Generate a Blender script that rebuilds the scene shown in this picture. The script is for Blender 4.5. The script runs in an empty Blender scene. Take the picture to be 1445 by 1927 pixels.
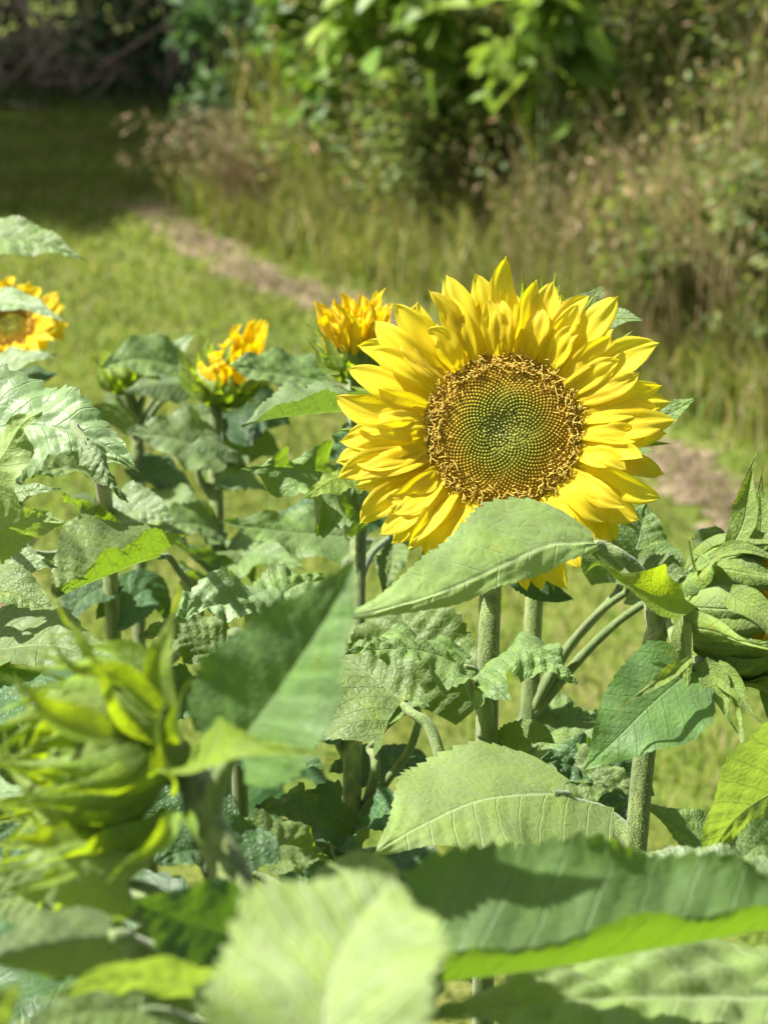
import bpy, math, random
import numpy as np
from math import radians, sin, cos, tan, pi

rng = np.random.default_rng(7)
random.seed(7)
sc = bpy.context.scene
col = sc.collection

# ------------------------------------------------------------------ camera, sky, sun, exposure
PITCH, VFOV, CAM_Z = radians(20), radians(28), 1.30
cd = bpy.data.cameras.new('camera')
cam = bpy.data.objects.new('camera', cd); col.objects.link(cam)
cam.location = (0, 0, CAM_Z); cam.rotation_euler = (pi / 2 - PITCH, 0, 0)
cd.sensor_fit = 'VERTICAL'; cd.sensor_height = 36.0; cd.sensor_width = 27.0
cd.lens = 18.0 / tan(VFOV / 2)
cd.clip_start = 0.05; cd.clip_end = 600
cd.dof.use_dof = True; cd.dof.focus_distance = 0.985; cd.dof.aperture_fstop = cd.lens / 5.7
sc.camera = cam

SUN = np.array([-0.60, 0.08, 0.80]); SUN /= np.linalg.norm(SUN)      # direction towards the sun
w = bpy.data.worlds.new("World"); sc.world = w; w.use_nodes = True
nt = w.node_tree
sky = nt.nodes.new('ShaderNodeTexSky'); sky.sky_type = 'NISHITA'; sky.sun_disc = False
sky.sun_elevation = math.asin(SUN[2]); sky.sun_rotation = math.atan2(SUN[0], SUN[1])
sky.air_density = 1.0; sky.dust_density = 4.0; sky.ozone_density = 0.6
bg = nt.nodes['Background']; bg.inputs[1].default_value = 0.05
nt.links.new(sky.outputs[0], bg.inputs[0])
sl = bpy.data.lights.new('sun', 'SUN'); sl.energy = 5.0; sl.angle = radians(0.6); sl.color = (1.0, 0.965, 0.89)
so = bpy.data.objects.new('sun', sl); col.objects.link(so)
from mathutils import Vector
so.rotation_euler = Vector(-SUN).to_track_quat('-Z', 'Y').to_euler(); so.location = (-6, 0, 9)
sc.view_settings.view_transform = 'Standard'; sc.view_settings.look = 'None'
sc.view_settings.exposure = 1.5; sc.view_settings.gamma = 1.0
sc.cycles.use_denoising = True
sc.cycles.max_bounces = 8; sc.cycles.transmission_bounces = 6; sc.cycles.diffuse_bounces = 4
sc.cycles.sample_clamp_indirect = 8

# ------------------------------------------------------------------ geometry helpers
FPX = 963.5 / tan(VFOV / 2)
RIGHT = np.array([1., 0, 0]); FWD = np.array([0, cos(PITCH), -sin(PITCH)]); UP = np.array([0, sin(PITCH), cos(PITCH)])
def at(u, v, d):
    return np.array([0, 0, CAM_Z]) + d * (FWD + (u - 722.5) / FPX * RIGHT + (963.5 - v) / FPX * UP)
def gnd(u, v, z=0.0):
    r = FWD + (u - 722.5) / FPX * RIGHT + (963.5 - v) / FPX * UP
    return np.array([0, 0, CAM_Z]) + r * ((z - CAM_Z) / r[2])
def cv(a, b, c):
    n = a * RIGHT + b * UP - c * FWD
    return n / np.linalg.norm(n)
def unit(v):
    v = np.asarray(v, float); return v / (np.linalg.norm(v, axis=-1, keepdims=True) + 1e-12)

def mk(name, V, faces, mat, parent=None, smooth=True, uv=None, vcol=None):
    """one mesh object; faces = list of (n,k) index arrays; uv per vertex; vcol per vertex"""
    me = bpy.data.meshes.new(name)
    V = np.asarray(V, np.float32)
    loops = np.concatenate([np.asarray(f, np.int32).ravel() for f in faces])
    sizes = np.concatenate([np.full(len(f), np.asarray(f).shape[1], np.int32) for f in faces])
    starts = np.concatenate([[0], np.cumsum(sizes)[:-1]]).astype(np.int32)
    me.vertices.add(len(V)); me.vertices.foreach_set('co', V.ravel())
    me.loops.add(len(loops)); me.loops.foreach_set('vertex_index', loops)
    me.polygons.add(len(sizes)); me.polygons.foreach_set('loop_start', starts); me.polygons.foreach_set('loop_total', sizes)
    me.polygons.foreach_set('use_smooth', np.full(len(sizes), smooth))
    if uv is not None:
        for k, (nm, arr) in enumerate(uv.items()):
            l = me.uv_layers.new(name=nm); l.data.foreach_set('uv', np.asarray(arr, np.float32)[loops].ravel())
    if vcol is not None:
        c = me.color_attributes.new('tint', 'FLOAT_COLOR', 'POINT')
        c.data.foreach_set('color', np.c_[vcol, np.ones(len(vcol))].astype(np.float32).ravel())
    me.update(calc_edges=True); me.validate()
    me.materials.append(mat)
    o = bpy.data.objects.new(name, me); col.objects.link(o)
    if parent is not None: put(o, parent)
    return o
def put(o, parent):
    bpy.context.view_layer.update()
    o.parent = parent
    o.matrix_parent_inverse = parent.matrix_world.inverted()
def tag(o, label=None, cat=None, group=None, kind=None):
    for k, v in (('label', label), ('category', cat), ('group', group), ('kind', kind)):
        if v: o[k] = v
    return o
def empty(name, loc):
    o = bpy.data.objects.new(name, None); o.empty_display_size = .02; o.location = tuple(loc); col.objects.link(o); return o

def spline(P, n=120):
    P = np.asarray(P, float)
    if len(P) == 2: P = np.array([P[0], (P[0] + P[1]) / 2, P[1]])
    h = np.maximum(np.linalg.norm(np.diff(P, axis=0), axis=1), 1e-6)
    v = np.diff(P, axis=0) / h[:, None]
    m_ = np.empty_like(P)                                   # chord-length (non-uniform) tangents
    m_[1:-1] = (v[:-1] * h[1:, None] + v[1:] * h[:-1, None]) / (h[:-1] + h[1:])[:, None]
    m_[0] = 1.5 * v[0] - .5 * m_[1]; m_[-1] = 1.5 * v[-1] - .5 * m_[-2]
    out = []
    m = max(4, n // (len(P) - 1))
    for i in range(len(P) - 1):
        t = np.linspace(0, 1, m, endpoint=(i == len(P) - 2))[:, None]
        out.append((2 * t ** 3 - 3 * t ** 2 + 1) * P[i] + (t ** 3 - 2 * t ** 2 + t) * h[i] * m_[i] + (3 * t ** 2 - 2 * t ** 3) * P[i + 1] + (t ** 3 - t ** 2) * h[i] * m_[i + 1])
    C = np.vstack(out)
    s = np.r_[0, np.cumsum(np.linalg.norm(np.diff(C, axis=0), axis=1))]
    return C, s
def evalc(C, s, x):
    """x in arc length, straight extrapolation outside"""
    T = unit(np.gradient(C, s, axis=0))
    xc = np.clip(x, 0, s[-1])
    p = np.stack([np.interp(xc, s, C[:, k]) for k in range(3)], -1)
    t = unit(np.stack([np.interp(xc, s, T[:, k]) for k in range(3)], -1))
    return p + t * (x - xc)[..., None], t

PROF = {
 'leaf': [(0, .46), (.03, .68), (.08, .85), (.17, .98), (.26, 1), (.38, .95), (.52, .77), (.68, .50), (.82, .26), (.92, .11), (1, 0)],
 'lance': [(0, .22), (.06, .62), (.15, .92), (.25, 1), (.40, .93), (.58, .70), (.75, .42), (.9, .15), (1, 0)],
 'round': [(0, .58), (.04, .78), (.12, .93), (.25, 1), (.45, .98), (.65, .82), (.8, .58), (.92, .28), (1, 0)],
 'heart': [(0, .14), (.015, .42), (.05, .72), (.12, .93), (.22, 1), (.36, .95), (.52, .76), (.68, .50), (.82, .26), (.92, .11), (1, 0)],
 'petal': [(0, .42), (.15, .62), (.35, .9), (.52, 1), (.68, .93), (.82, .68), (.92, .38), (1, 0)],
 'bract': [(0, .55), (.12, .85), (.25, 1), (.38, .90), (.52, .55), (.66, .26), (.8, .13), (.92, .07), (1, 0)],
}
def prof(kind, s):
    a = np.array(PROF[kind]); xs = np.linspace(0, 1, 200)
    ys = np.interp(xs, a[:, 0], a[:, 1])
    k = np.hanning(13); k /= k.sum()
    yp = np.convolve(np.pad(ys, 6, mode='edge'), k, 'valid')
    yp = yp * np.clip((1 - xs) * 18, 0, 1) ** .8
    return np.interp(s, xs, yp)

def surf(name, ctrl, n0, wL, wR, mat, parent, n1=None, kind='leaf', lobe=.16, teeth=20, tooth=.06, foldL=8, foldR=8,
         cup=0, curl=0, ruffle=.08, rfreq=3., quilt=.010, ridge=0, nu=90, nv=23, twist=0, rough=.004, seed=0):
    r = np.random.default_rng(seed)
    C, sl_ = spline(ctrl); L = sl_[-1]
    s = np.linspace(0, 1, nu) ** .85
    t = np.linspace(-1, 1, nv)
    S, T_ = np.meshgrid(s, t, indexing='ij'); A = np.abs(T_); sg = np.sign(T_)
    W = np.where(T_ < 0, wL, wR) * prof(kind, S)
    ph = r.uniform(0, 6.28, 8)
    if tooth:
        tt = S * teeth + .25 * np.sin(S * 17 + ph[0]) * 1.0
        fr = tt - np.floor(tt)
        W = W * (1 + tooth * A ** 5 * (fr * 1.6 - .8) * np.clip(S * 8, 0, 1))
    W = W * (1 + .07 * np.sin(S * 9 + ph[1] + sg * ph[2]) * A)
    lobe = np.where(T_ < 0, *lobe) if isinstance(lobe, tuple) else lobe
    X = (S - lobe * A ** 1.4 * (1 - S) ** 5) * L
    # section: integrate the angle outwards from the midrib
    fold = np.where(T_ < 0, radians(foldL), radians(foldR))
    def sect(a):
        return fold + radians(cup) * a + radians(curl) * np.clip((a - .6) / .4, 0, 1) ** 1.5
    m = 8; y = 0; z = 0
    for k in range(m):
        th = sect(A * (k + .5) / m); y = y + np.cos(th) / m; z = z + np.sin(th) / m
    Y = W * A * y; Z = W * A * z
    Z = Z + ruffle * np.maximum(wL, wR) * A ** 2 * np.sin(2 * pi * rfreq * S + ph[3] + sg * ph[4]) * np.clip(S * 6, 0, 1) * prof(kind, S) ** .5
    ax = A * W / L
    q = X / L - .9 * ax + .5 * ax ** 2
    if quilt:
        sp = .13
        c1 = np.abs(np.sin(pi * (q / sp + .25 * sg + .5)))
        rip = np.abs(np.sin(ax * 42 + 1.3 * np.sin(q * 30 + ph[5])))
        nz = np.sin(S * 23 + ph[6] + 5 * T_) * np.sin(T_ * 6.5 + ph[7] + 4 * S)
        Z = Z + quilt * L * (c1 ** .7 * .8 + .45 * rip * c1 + .5 * nz) * np.clip(A * 5, 0, 1) * (1 - .5 * A ** 4)
    if ridge:
        Z = Z + ridge * wR * (np.cos(T_ * 2.5 * pi) * .5) * np.sin(np.clip(S, 0, 1) * pi) ** .5
    Z = Z + rough * L * (np.sin(S * 7 + ph[2] + T_ * 2) + .6 * np.sin(S * 13 - T_ * 3 + ph[1]))
    P, T = evalc(C, sl_, X)
    n0 = np.asarray(n0, float); n1 = n0 if n1 is None else np.asarray(n1, float)
    k = np.clip(X / L, 0, 1)[..., None]
    H = n0 * (1 - k) + n1 * k
    Nn = unit(H - (H * T).sum(-1, keepdims=True) * T)
    Sd = np.cross(T, Nn)
    if twist:
        a = (radians(twist) * np.clip(X / L, 0, 1))[..., None]
        Nn, Sd = Nn * np.cos(a) + Sd * np.sin(a), Sd * np.cos(a) - Nn * np.sin(a)
    V = P + Sd * (Y * sg)[..., None] + Nn * Z[..., None]
    I = np.arange(nu * nv).reshape(nu, nv)
    F = np.stack([I[:-1, :-1], I[:-1, 1:], I[1:, 1:], I[1:, :-1]], -1).reshape(-1, 4)
    uv = np.stack([X / L, W * T_ / L], -1).reshape(-1, 2)
    uv2 = np.stack([S, T_ * .5 + .5], -1).reshape(-1, 2)
    return mk(name, V.reshape(-1, 3), [F], mat, parent, uv={'UVMap': uv, 'ST': uv2})

def tube_geo(P, rad, sides=12, hairs=0, hl=.0022, n=60, seed=0, groove=0.0):
    C, s = spline(P, n)
    T = unit(np.gradient(C, s, axis=0))
    ref = np.array([.3, -.9, .1]) if abs(T[0] @ np.array([0, 0, 1])) > .5 else np.array([0, 0, 1.])
    B = np.zeros_like(T); b = unit(ref - (T[0] @ ref) * T[0])
    for i in range(len(T)):
        b = unit(b - (T[i] @ b) * T[i]); B[i] = b
    D = np.cross(T, B)
    R = np.interp(np.linspace(0, 1, len(C)), np.linspace(0, 1, len(rad)), rad)
    th = np.linspace(0, 2 * pi, sides, endpoint=False)
    gm = 1 + groove * np.cos(th * 5)
    r = np.random.default_rng(seed)
    Rr = R[:, None] * gm[None] * (1 + .03 * np.sin(s / max(s[-1], .01) * 40)[:, None])
    V = C[:, None] + Rr[..., None] * (np.cos(th)[None, :, None] * B[:, None] + np.sin(th)[None, :, None] * D[:, None])
    I = np.arange(len(C) * sides).reshape(len(C), sides)
    J = np.roll(I, -1, 1)
    F = [np.stack([I[:-1], J[:-1], J[1:], I[1:]], -1).reshape(-1, 4)]
    V = V.reshape(-1, 3)
    F.append(I[0][::-1][None]); F.append(I[-1][None])
    if hairs:
        k = r.uniform(0, len(C) - 1.01, hairs); i = k.astype(int); f = (k - i)[:, None]
        a = r.uniform(0, 2 * pi, hairs)[:, None]
        c = C[i] * (1 - f) + C[i + 1] * f
        dr = unit(np.cos(a) * B[i] + np.sin(a) * D[i])
        b = c + dr * (R[i][:, None] * .98)
        dd = unit(dr + r.normal(0, .35, (hairs, 3)))
        wv = np.cross(dd, T[i]) * .00014
        hh = hl * r.uniform(.4, 1.2, (hairs, 1))
        Vh = np.stack([b - wv, b + wv, b + dd * hh + np.array([0, 0, -.15]) * hh], 1).reshape(-1, 3)
        Fh = np.arange(hairs * 3).reshape(-1, 3) + len(V)
        V = np.vstack([V, Vh]); F.append(Fh)
    return V, F
def tube(name, P, rad, mat, parent=None, **k):
    V, F = tube_geo(P, rad, **k)
    return mk(name, V, F, mat, parent)

# ------------------------------------------------------------------ materials
class M:
    def __init__(self, name):
        self.m = bpy.data.materials.new(name); self.m.use_nodes = True
        self.t = self.m.node_tree; self.t.nodes.clear()
        self.out = self.t.nodes.new('ShaderNodeOutputMaterial')
    def n(self, ty, props=None, **inp):
        x = self.t.nodes.new('ShaderNode' + ty)
        for k, v in (props or {}).items(): setattr(x, k, v)
        for k, v in inp.items():
            key = int(k[1:]) if k[0] == 'i' and k[1:].isdigit() else k.replace('_', ' ')
            s = x.inputs[key]
            if isinstance(v, bpy.types.NodeSocket): self.t.links.new(v, s)
            elif isinstance(v, (tuple, list)) and len(v) == 3 and s.type == 'RGBA': s.default_value = (*v, 1)
            else: s.default_value = v
        return x
    def math(self, op, a, b=0., c=0., clamp=False):
        return self.n('Math', {'operation': op, 'use_clamp': clamp}, i0=a, i1=b, i2=c).outputs[0]
    def mr(self, v, a, b, c=0., d=1.):
        return self.n('MapRange', {'interpolation_type': 'SMOOTHSTEP'}, i0=v, i1=a, i2=b, i3=c, i4=d).outputs[0]
    def mix(self, f, a, b, ty='MIX'):
        x = self.t.nodes.new('ShaderNodeMix'); x.data_type = 'RGBA'; x.blend_type = ty
        for i, v in ((0, f), (6, a), (7, b)):
            s = x.inputs[i]
            if isinstance(v, bpy.types.NodeSocket): self.t.links.new(v, s)
            elif isinstance(v, (tuple, list)): s.default_value = (*v, 1)
            else: s.default_value = v
        return x.outputs[2]
    def noise(self, vec, scale, detail=3., rough=.55):
        k = dict(Scale=scale, Detail=detail, Roughness=rough)
        if vec is not None: k['Vector'] = vec
        return self.n('TexNoise', None, **k).outputs[0]
    def ramp(self, f, stops):
        x = self.t.nodes.new('ShaderNodeValToRGB'); e = x.color_ramp.elements
        while len(e) < len(stops): e.new(.5)
        for el, (p, c) in zip(e, stops): el.position = p; el.color = (*c, 1)
        self.t.links.new(f, x.inputs[0]); return x.outputs[0]
    def finish(self, base, rough, trans=None, tf=.4, normal=None, spec=.4, sheen=0.):
        k = dict(Base_Color=base, Roughness=rough)
        p = self.n('BsdfPrincipled', None, **k)
        p.inputs['Specular IOR Level'].default_value = spec
        if sheen: p.inputs['Sheen Weight'].default_value = sheen; p.inputs['Sheen Roughness'].default_value = .5
        if normal is not None: self.t.links.new(normal, p.inputs['Normal'])
        s = p.outputs[0]
        if trans is not None:
            tr = self.n('BsdfTranslucent', None, Color=trans)
            if normal is not None: self.t.links.new(normal, tr.inputs['Normal'])
            s = self.n('MixShader', None, i0=tf, i1=s, i2=tr.outputs[0]).outputs[0]
        self.t.links.new(s, self.out.inputs[0])
        return self.m
    def bump(self, h, dist, st=1.):
        return self.n('Bump', None, Height=h, Distance=dist, Strength=st).outputs[0]

def leaf_mat(name, top, under, trans, vein, tf=.30, rough=.5, spec=.4, sheen=.03, veinmix=.6, retic=.3, bd=.0008, vw=1.):
    g = M(name)
    uv = g.n('UVMap', {'uv_map': 'UVMap'}).outputs[0]
    rnd = g.n('ObjectInfo').outputs['Random']
    s = g.n('SeparateXYZ', None, i0=uv)
    uv0 = uv
    uv = g.n('VectorMath', {'operation': 'ADD'}, i0=uv0, i1=g.n('CombineXYZ', None, i0=g.math('MULTIPLY', rnd, 37.), i1=g.math('MULTIPLY', rnd, 91.)).outputs[0]).outputs[0]
    wob = g.math('MULTIPLY', g.math('SUBTRACT', g.noise(uv, 9., 2.), .5), .03)
    x = g.math('ADD', s.outputs[0], wob); y = s.outputs[1]
    ay = g.math('ABSOLUTE', y)
    q = g.math('ADD', g.math('SUBTRACT', x, g.math('MULTIPLY', ay, .9)), g.math('MULTIPLY', g.math('MULTIPLY', ay, ay), .5))
    qq = g.math('ADD', g.math('DIVIDE', q, .13), g.math('MULTIPLY', g.math('SIGN', y), .25))
    d1 = g.math('MULTIPLY', g.math('ABSOLUTE', g.math('SUBTRACT', g.math('FRACT', qq), .5)), .13)
    d1 = g.math('ABSOLUTE', g.math('SUBTRACT', .065, d1))
    wv = g.math('ADD', .0035, g.math('MULTIPLY', g.math('SUBTRACT', .35, ay), .006))
    wv = g.math('MULTIPLY', wv, vw)
    lat = g.math('SUBTRACT', 1., g.math('DIVIDE', d1, wv), clamp=True)
    mid = g.math('SUBTRACT', 1., g.math('DIVIDE', ay, g.math('ADD', .005, g.math('MULTIPLY', g.math('SUBTRACT', 1., x), .010))), clamp=True)
    vor = g.n('TexVoronoi', {'feature': 'DISTANCE_TO_EDGE'}, Vector=uv, Scale=24.).outputs[0]
    ret = g.mr(vor, .0, .07, 1., 0.)
    vm = g.math('MAXIMUM', g.math('MAXIMUM', g.math('MULTIPLY', lat, .8), mid), g.math('MULTIPLY', ret, retic))
    nz = g.noise(uv, 5., 4.)
    fine = g.noise(uv, 90., 2.)
    hsv = g.n('HueSaturation', None, Hue=g.mr(rnd, 0., 1., .492, .508), Saturation=g.mr(nz, .3, .7, .88, 1.08),
              Value=g.math('ADD', g.mr(rnd, 0., 1., .84, 1.12), g.math('MULTIPLY', g.math('SUBTRACT', fine, .5), .35)), Fac=1., Color=g.mix(g.mr(nz, .35, .7), top, tuple(c * 1.22 for c in top)))
    c = g.mix(g.math('MULTIPLY', vm, veinmix), hsv.outputs[0], vein)
    c = g.mix(g.mr(nz, .62, .72, 0., .45), c, (.26, .27, .06))
    c = g.mix(g.mr(g.noise(uv, 22., 2.), .74, .79, 0., .75), c, (.16, .10, .035))
    bf = g.n('NewGeometry').outputs['Backfacing']
    cu = g.mix(g.math('MULTIPLY', vm, .7), under, tuple(min(1, v * 1.5) for v in under))
    base = g.mix(bf, c, cu)
    tc = g.mix(g.math('MULTIPLY', vm, .45), trans, tuple(v * .55 + .1 for v in trans))
    h = g.math('ADD', g.math('SUBTRACT', g.math('MULTIPLY', g.math('POWER', vor, .6), .8), g.math('MULTIPLY', g.math('MAXIMUM', lat, mid), .8)), g.math('MULTIPLY', fine, .25))
    return g.finish(base, rough, tc, tf, g.bump(h, bd, .9), spec, sheen)

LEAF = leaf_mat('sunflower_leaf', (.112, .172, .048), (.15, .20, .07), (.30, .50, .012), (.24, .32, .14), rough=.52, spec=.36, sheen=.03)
LEAF_Y = leaf_mat('young_leaf', (.20, .295, .095), (.22, .30, .10), (.42, .60, .05), (.46, .54, .28), rough=.55, spec=.3, sheen=.03, retic=.14, bd=.0005, tf=.36)
LEAF_F = leaf_mat('near_leaf', (.185, .262, .072), (.21, .285, .08), (.44, .58, .04), (.52, .58, .36), rough=.55, spec=.3, sheen=.03, retic=.3, bd=.0008, tf=.34, vw=2.4, veinmix=.85)
LEAF_D = leaf_mat('shade_tint_leaf', (.042, .098, .030), (.09, .14, .05), (.20, .38, .01), (.11, .18, .07), rough=.5, spec=.35, tf=.25)  # darker copy of the leaf green, canopy shade put into its colour
LEAF_P = leaf_mat('pale_leaf', (.148, .215, .088), (.18, .24, .10), (.30, .50, .03), (.28, .38, .20), rough=.48, spec=.42, sheen=.03, retic=.2, bd=.0005)
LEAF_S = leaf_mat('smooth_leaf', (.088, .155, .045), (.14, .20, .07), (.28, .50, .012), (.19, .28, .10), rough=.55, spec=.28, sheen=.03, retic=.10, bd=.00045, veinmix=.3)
LEAF_C = leaf_mat('thick_leaf', (.105, .175, .05), (.14, .20, .07), (.15, .29, .01), (.21, .30, .11), rough=.55, spec=.28, sheen=.03, retic=.10, bd=.00045, veinmix=.4, tf=.26)
BRACT_G = leaf_mat('grey_bract', (.145, .215, .045), (.17, .23, .06), (.36, .48, .02), (.27, .34, .12), rough=.6, spec=.25, sheen=.03, retic=.25, bd=.0006, tf=.3)
BRACT = leaf_mat('bract', (.17, .26, .035), (.21, .29, .05), (.44, .60, .008), (.30, .38, .09), rough=.55, spec=.3, sheen=.03, retic=.2, bd=.0006, tf=.45)

def petal_mat(name, a, b, trans):
    g = M(name)
    st = g.n('UVMap', {'uv_map': 'ST'}).outputs[0]
    s = g.n('SeparateXYZ', None, i0=st)
    mp = g.n('Mapping', None, Vector=st, Scale=(1.2, 14., 1.))
    wv = g.noise(mp.outputs[0], 2.0, 4., .6)
    rnd = g.n('ObjectInfo').outputs['Random']
    c = g.mix(g.mr(s.outputs[0], .1, 1.), a, b)
    c = g.n('HueSaturation', None, Hue=g.mr(rnd, 0., 1., .494, .504), Saturation=1., Value=g.math('ADD', g.mr(rnd, 0., 1., .9, 1.06), g.math('MULTIPLY', g.math('SUBTRACT', wv, .5), .28)), Fac=1., Color=c).outputs[0]
    tc = g.mix(g.mr(wv, .3, .7), trans, tuple(v * .75 for v in trans))
    return g.finish(c, .5, tc, .45, g.bump(wv, .0007, .8), .3, .1)
PETAL = petal_mat('yellow_petal', (.87, .65, .005), (.90, .74, .035), (.97, .85, .012))
PETAL_O = petal_mat('golden_petal', (.86, .58, .004), (.90, .68, .010), (.97, .76, .006))

def stem_mat(name, a, b):
    g = M(name)
    p = g.n('NewGeometry').outputs['Position']
    mp = g.n('Mapping', None, Vector=p, Scale=(220., 220., 26.))
    st = g.noise(mp.outputs[0], 1., 4., .65)
    c = g.mix(g.mr(st, .36, .64), a, b)
    c = g.mix(g.mr(g.noise(p, 900., 2.), .55, .72, 0., .3), c, (.32, .37, .17))
    big = g.noise(p, 16., 3.)
    c = g.mix(g.mr(big, .42, .66, 0., .6), c, tuple(v * .75 for v in a))
    c = g.mix(g.mr(g.noise(p, 55., 3.), .62, .7, 0., .35), c, (.20, .15, .07))
    return g.finish(c, .55, (.35, .42, .03), .10, g.bump(g.math('ADD', st, g.noise(p, 1300., 2.)), .0006), .35, .35)
STEM = stem_mat('hairy_stem', (.095, .145, .028), (.235, .295, .08))
PETIOLE = stem_mat('petiole', (.11, .175, .04), (.22, .29, .09))

def vcol_mat(name, rough=.7, trans=.0):
    g = M(name)
    c = g.n('Attribute', {'attribute_name': 'tint'}).outputs[0]
    return g.finish(c, rough, c if trans else None, trans, None, .08)
FLORET = vcol_mat('floret', .65, .15)

def foliage_mat(name, stops, tcol, tf=.35, rough=.55):
    g = M(name)
    geo = g.n('NewGeometry')
    rnd = geo.outputs['Random Per Island']
    c = g.ramp(rnd, stops)
    big = g.noise(geo.outputs['Position'], 2.2, 3.)
    c = g.n('HueSaturation', None, Hue=.5, Saturation=1., Value=g.mr(big, .3, .7, .72, 1.25), Fac=1., Color=c).outputs[0]
    return g.finish(c, rough, g.mix(.5, c, tcol), tf, None, .3)

def plain_mat(name, a, b, scale, rough=.85, bd=.004):
    g = M(name)
    p = g.n('NewGeometry').outputs['Position']
    n = g.noise(p, scale, 6., .65)
    c = g.mix(g.mr(n, .3, .7), a, b)
    return g.finish(c, rough, None, 0, g.bump(n, bd), .2)
BARK = plain_mat('bark', (.07, .05, .035), (.17, .13, .09), 14.)

def ground_mat():
    g = M('lawn')
    p = g.n('NewGeometry').outputs['Position']
    n1 = g.noise(p, .9, 4.); n2 = g.noise(p, 7., 5., .7); n3 = g.noise(p, 60., 4., .7)
    c = g.mix(g.mr(n1, .35, .65), (.115, .180, .022), (.185, .225, .045))
    c = g.mix(g.mr(n2, .45, .75, 0., .75), c, (.25, .21, .08))
    c = g.mix(g.mr(n3, .3, .7, 0., .6), c, (.085, .11, .018))
    return g.finish(c, .9, None, 0, g.bump(n3, .02), .15)

# ------------------------------------------------------------------ setting: ground
def sheet(name, poly, z, mat):
    V = np.array([(x, y, z) for x, y in poly]); n = len(V) // 2
    F = np.array([(i, i + 1, 2 * n - 2 - i, 2 * n - 1 - i) for i in range(n - 1)])
    o = mk(name, V, [F], mat, smooth=False); o['kind'] = 'structure'; return o
sheet('lawn', [(-200, -60), (200, -60), (200, 340), (-200, 340)], 0, ground_mat())
TRACK = [(262, 384), (290, 398), (345, 432), (430, 492), (520, 535), (620, 566), (740, 602), (900, 680), (1100, 775), (1250, 860), (1340, 930), (1460, 1010), (1700, 1130)]
tp = np.array([gnd(u, v)[:2] for u, v in TRACK])
C3, s3 = spline(np.c_[tp, np.zeros(len(tp))], 260)
TC = C3[:, :2]; tT = unit(np.gradient(TC, axis=0)); tN = np.c_[-tT[:, 1], tT[:, 0]]
hw = .07 + .025 * np.sin(np.arange(len(TC)) * .37) + .02 * np.sin(np.arange(len(TC)) * 1.13)
TH = hw
soilm = plain_mat('dry_soil', (.14, .105, .07), (.29, .23, .145), 9., .95, .02)
sheet('dirt_track', list(map(tuple, TC + tN * hw[:, None])) + list(map(tuple, (TC - tN * (hw * 1.1)[:, None])))[::-1], .004, soilm)
bedx = np.linspace(.2, 3.5, 40)
edge = -.34 - .075 * bedx + .06 * np.sin(bedx * 7) + .03 * np.sin(bedx * 17)
sheet('soil_bed', [(e, y) for e, y in zip(edge, bedx)] + [(-2.6, y) for y in bedx[::-1]], .008, plain_mat('bed_soil', (.13, .08, .055), (.25, .17, .12), 30., .95, .02))

# ------------------------------------------------------------------ stuff builders: blades and leaf clouds
def blades(name, base, h, wid, lean, mat, parent=None, curve=.5, dirn=None):
    n = len(base); r = rng
    a = r.uniform(0, 2 * pi, n); d = np.c_[np.cos(a), np.sin(a), np.zeros(n)]
    if dirn is not None: d = unit(d + np.asarray(dirn))
    side = np.c_[-d[:, 1], d[:, 0], np.zeros(n)]
    b2 = r.uniform(0, 2 * pi, n); side = unit(np.c_[np.cos(b2), np.sin(b2), np.zeros(n)])
    h = np.broadcast_to(h, n)[:, None] * r.uniform(.6, 1.25, (n, 1)); ln = np.broadcast_to(lean, n)[:, None] * r.uniform(.2, 1.3, (n, 1))
    wd = np.broadcast_to(wid, n)[:, None] * r.uniform(.7, 1.3, (n, 1))
    up = np.array([0, 0, 1.])
    p0 = base; p1 = base + up * h * .55 + d * h * ln * .3; p2 = base + up * h * (1 - ln * curve * .5) + d * h * ln
    V = np.stack([p0 - side * wd, p0 + side * wd, p1 + side * wd * .8, p1 - side * wd * .8, p2], 1).reshape(-1, 3)
    k = np.arange(n)[:, None] * 5
    return mk(name, V, [k + np.array([[0, 1, 2, 3]]), k + np.array([[3, 2, 4]])], mat, parent)
def leaflets(name, pos, size, mat, parent=None, droop=.3, asp=.45, upb=.7):
    n = len(pos); r = rng
    a = r.uniform(0, 2 * pi, n)
    T = unit(np.c_[np.cos(a), np.sin(a), r.normal(-droop, .45, n)])
    N0 = unit(np.c_[r.normal(0, .6, n), r.normal(0, .6, n), np.full(n, upb)])
    S = unit(np.cross(T, N0)); N = np.cross(S, T)
    L = (np.broadcast_to(size, n) * r.uniform(.6, 1.3, n))[:, None]
    W = L * asp
    V = np.stack([pos, pos + T * L * .35 + S * W * .5 + N * L * .06, pos + T * L * .75 + S * W * .36 + N * L * .03, pos + T * L - N * L * .08,
                  pos + T * L * .75 - S * W * .36 + N * L * .03, pos + T * L * .35 - S * W * .5 + N * L * .06, pos + T * L * .45 - N * L * .02], 1).reshape(-1, 3)
    k = np.arange(n)[:, None] * 7
    F = np.vstack([k + np.array([q]) for q in ((0, 6, 5, 5), )])[:, :3]
    Fs = [k + np.array([[0, 1, 6]]), k + np.array([[0, 6, 5]]), k + np.array([[1, 2, 3, 6]]), k + np.array([[6, 3, 4, 5]])]
    return mk(name, V, Fs, mat, parent)
def twigs(name, segs, mat, parent=None, sides=4):
    """many thin curved twigs of one plant as one mesh; segs = list of (points, r0, r1)"""
    Vs, Fs, off = [], [], 0
    for P, r0, r1 in segs:
        V, F = tube_geo(P, [r0, r1], sides=sides, n=max(4, 4 * (len(P) - 1)))
        Vs.append(V); Fs += [f + off for f in F]; off += len(V)
    return mk(name, np.vstack(Vs), Fs, mat, parent)
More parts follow.
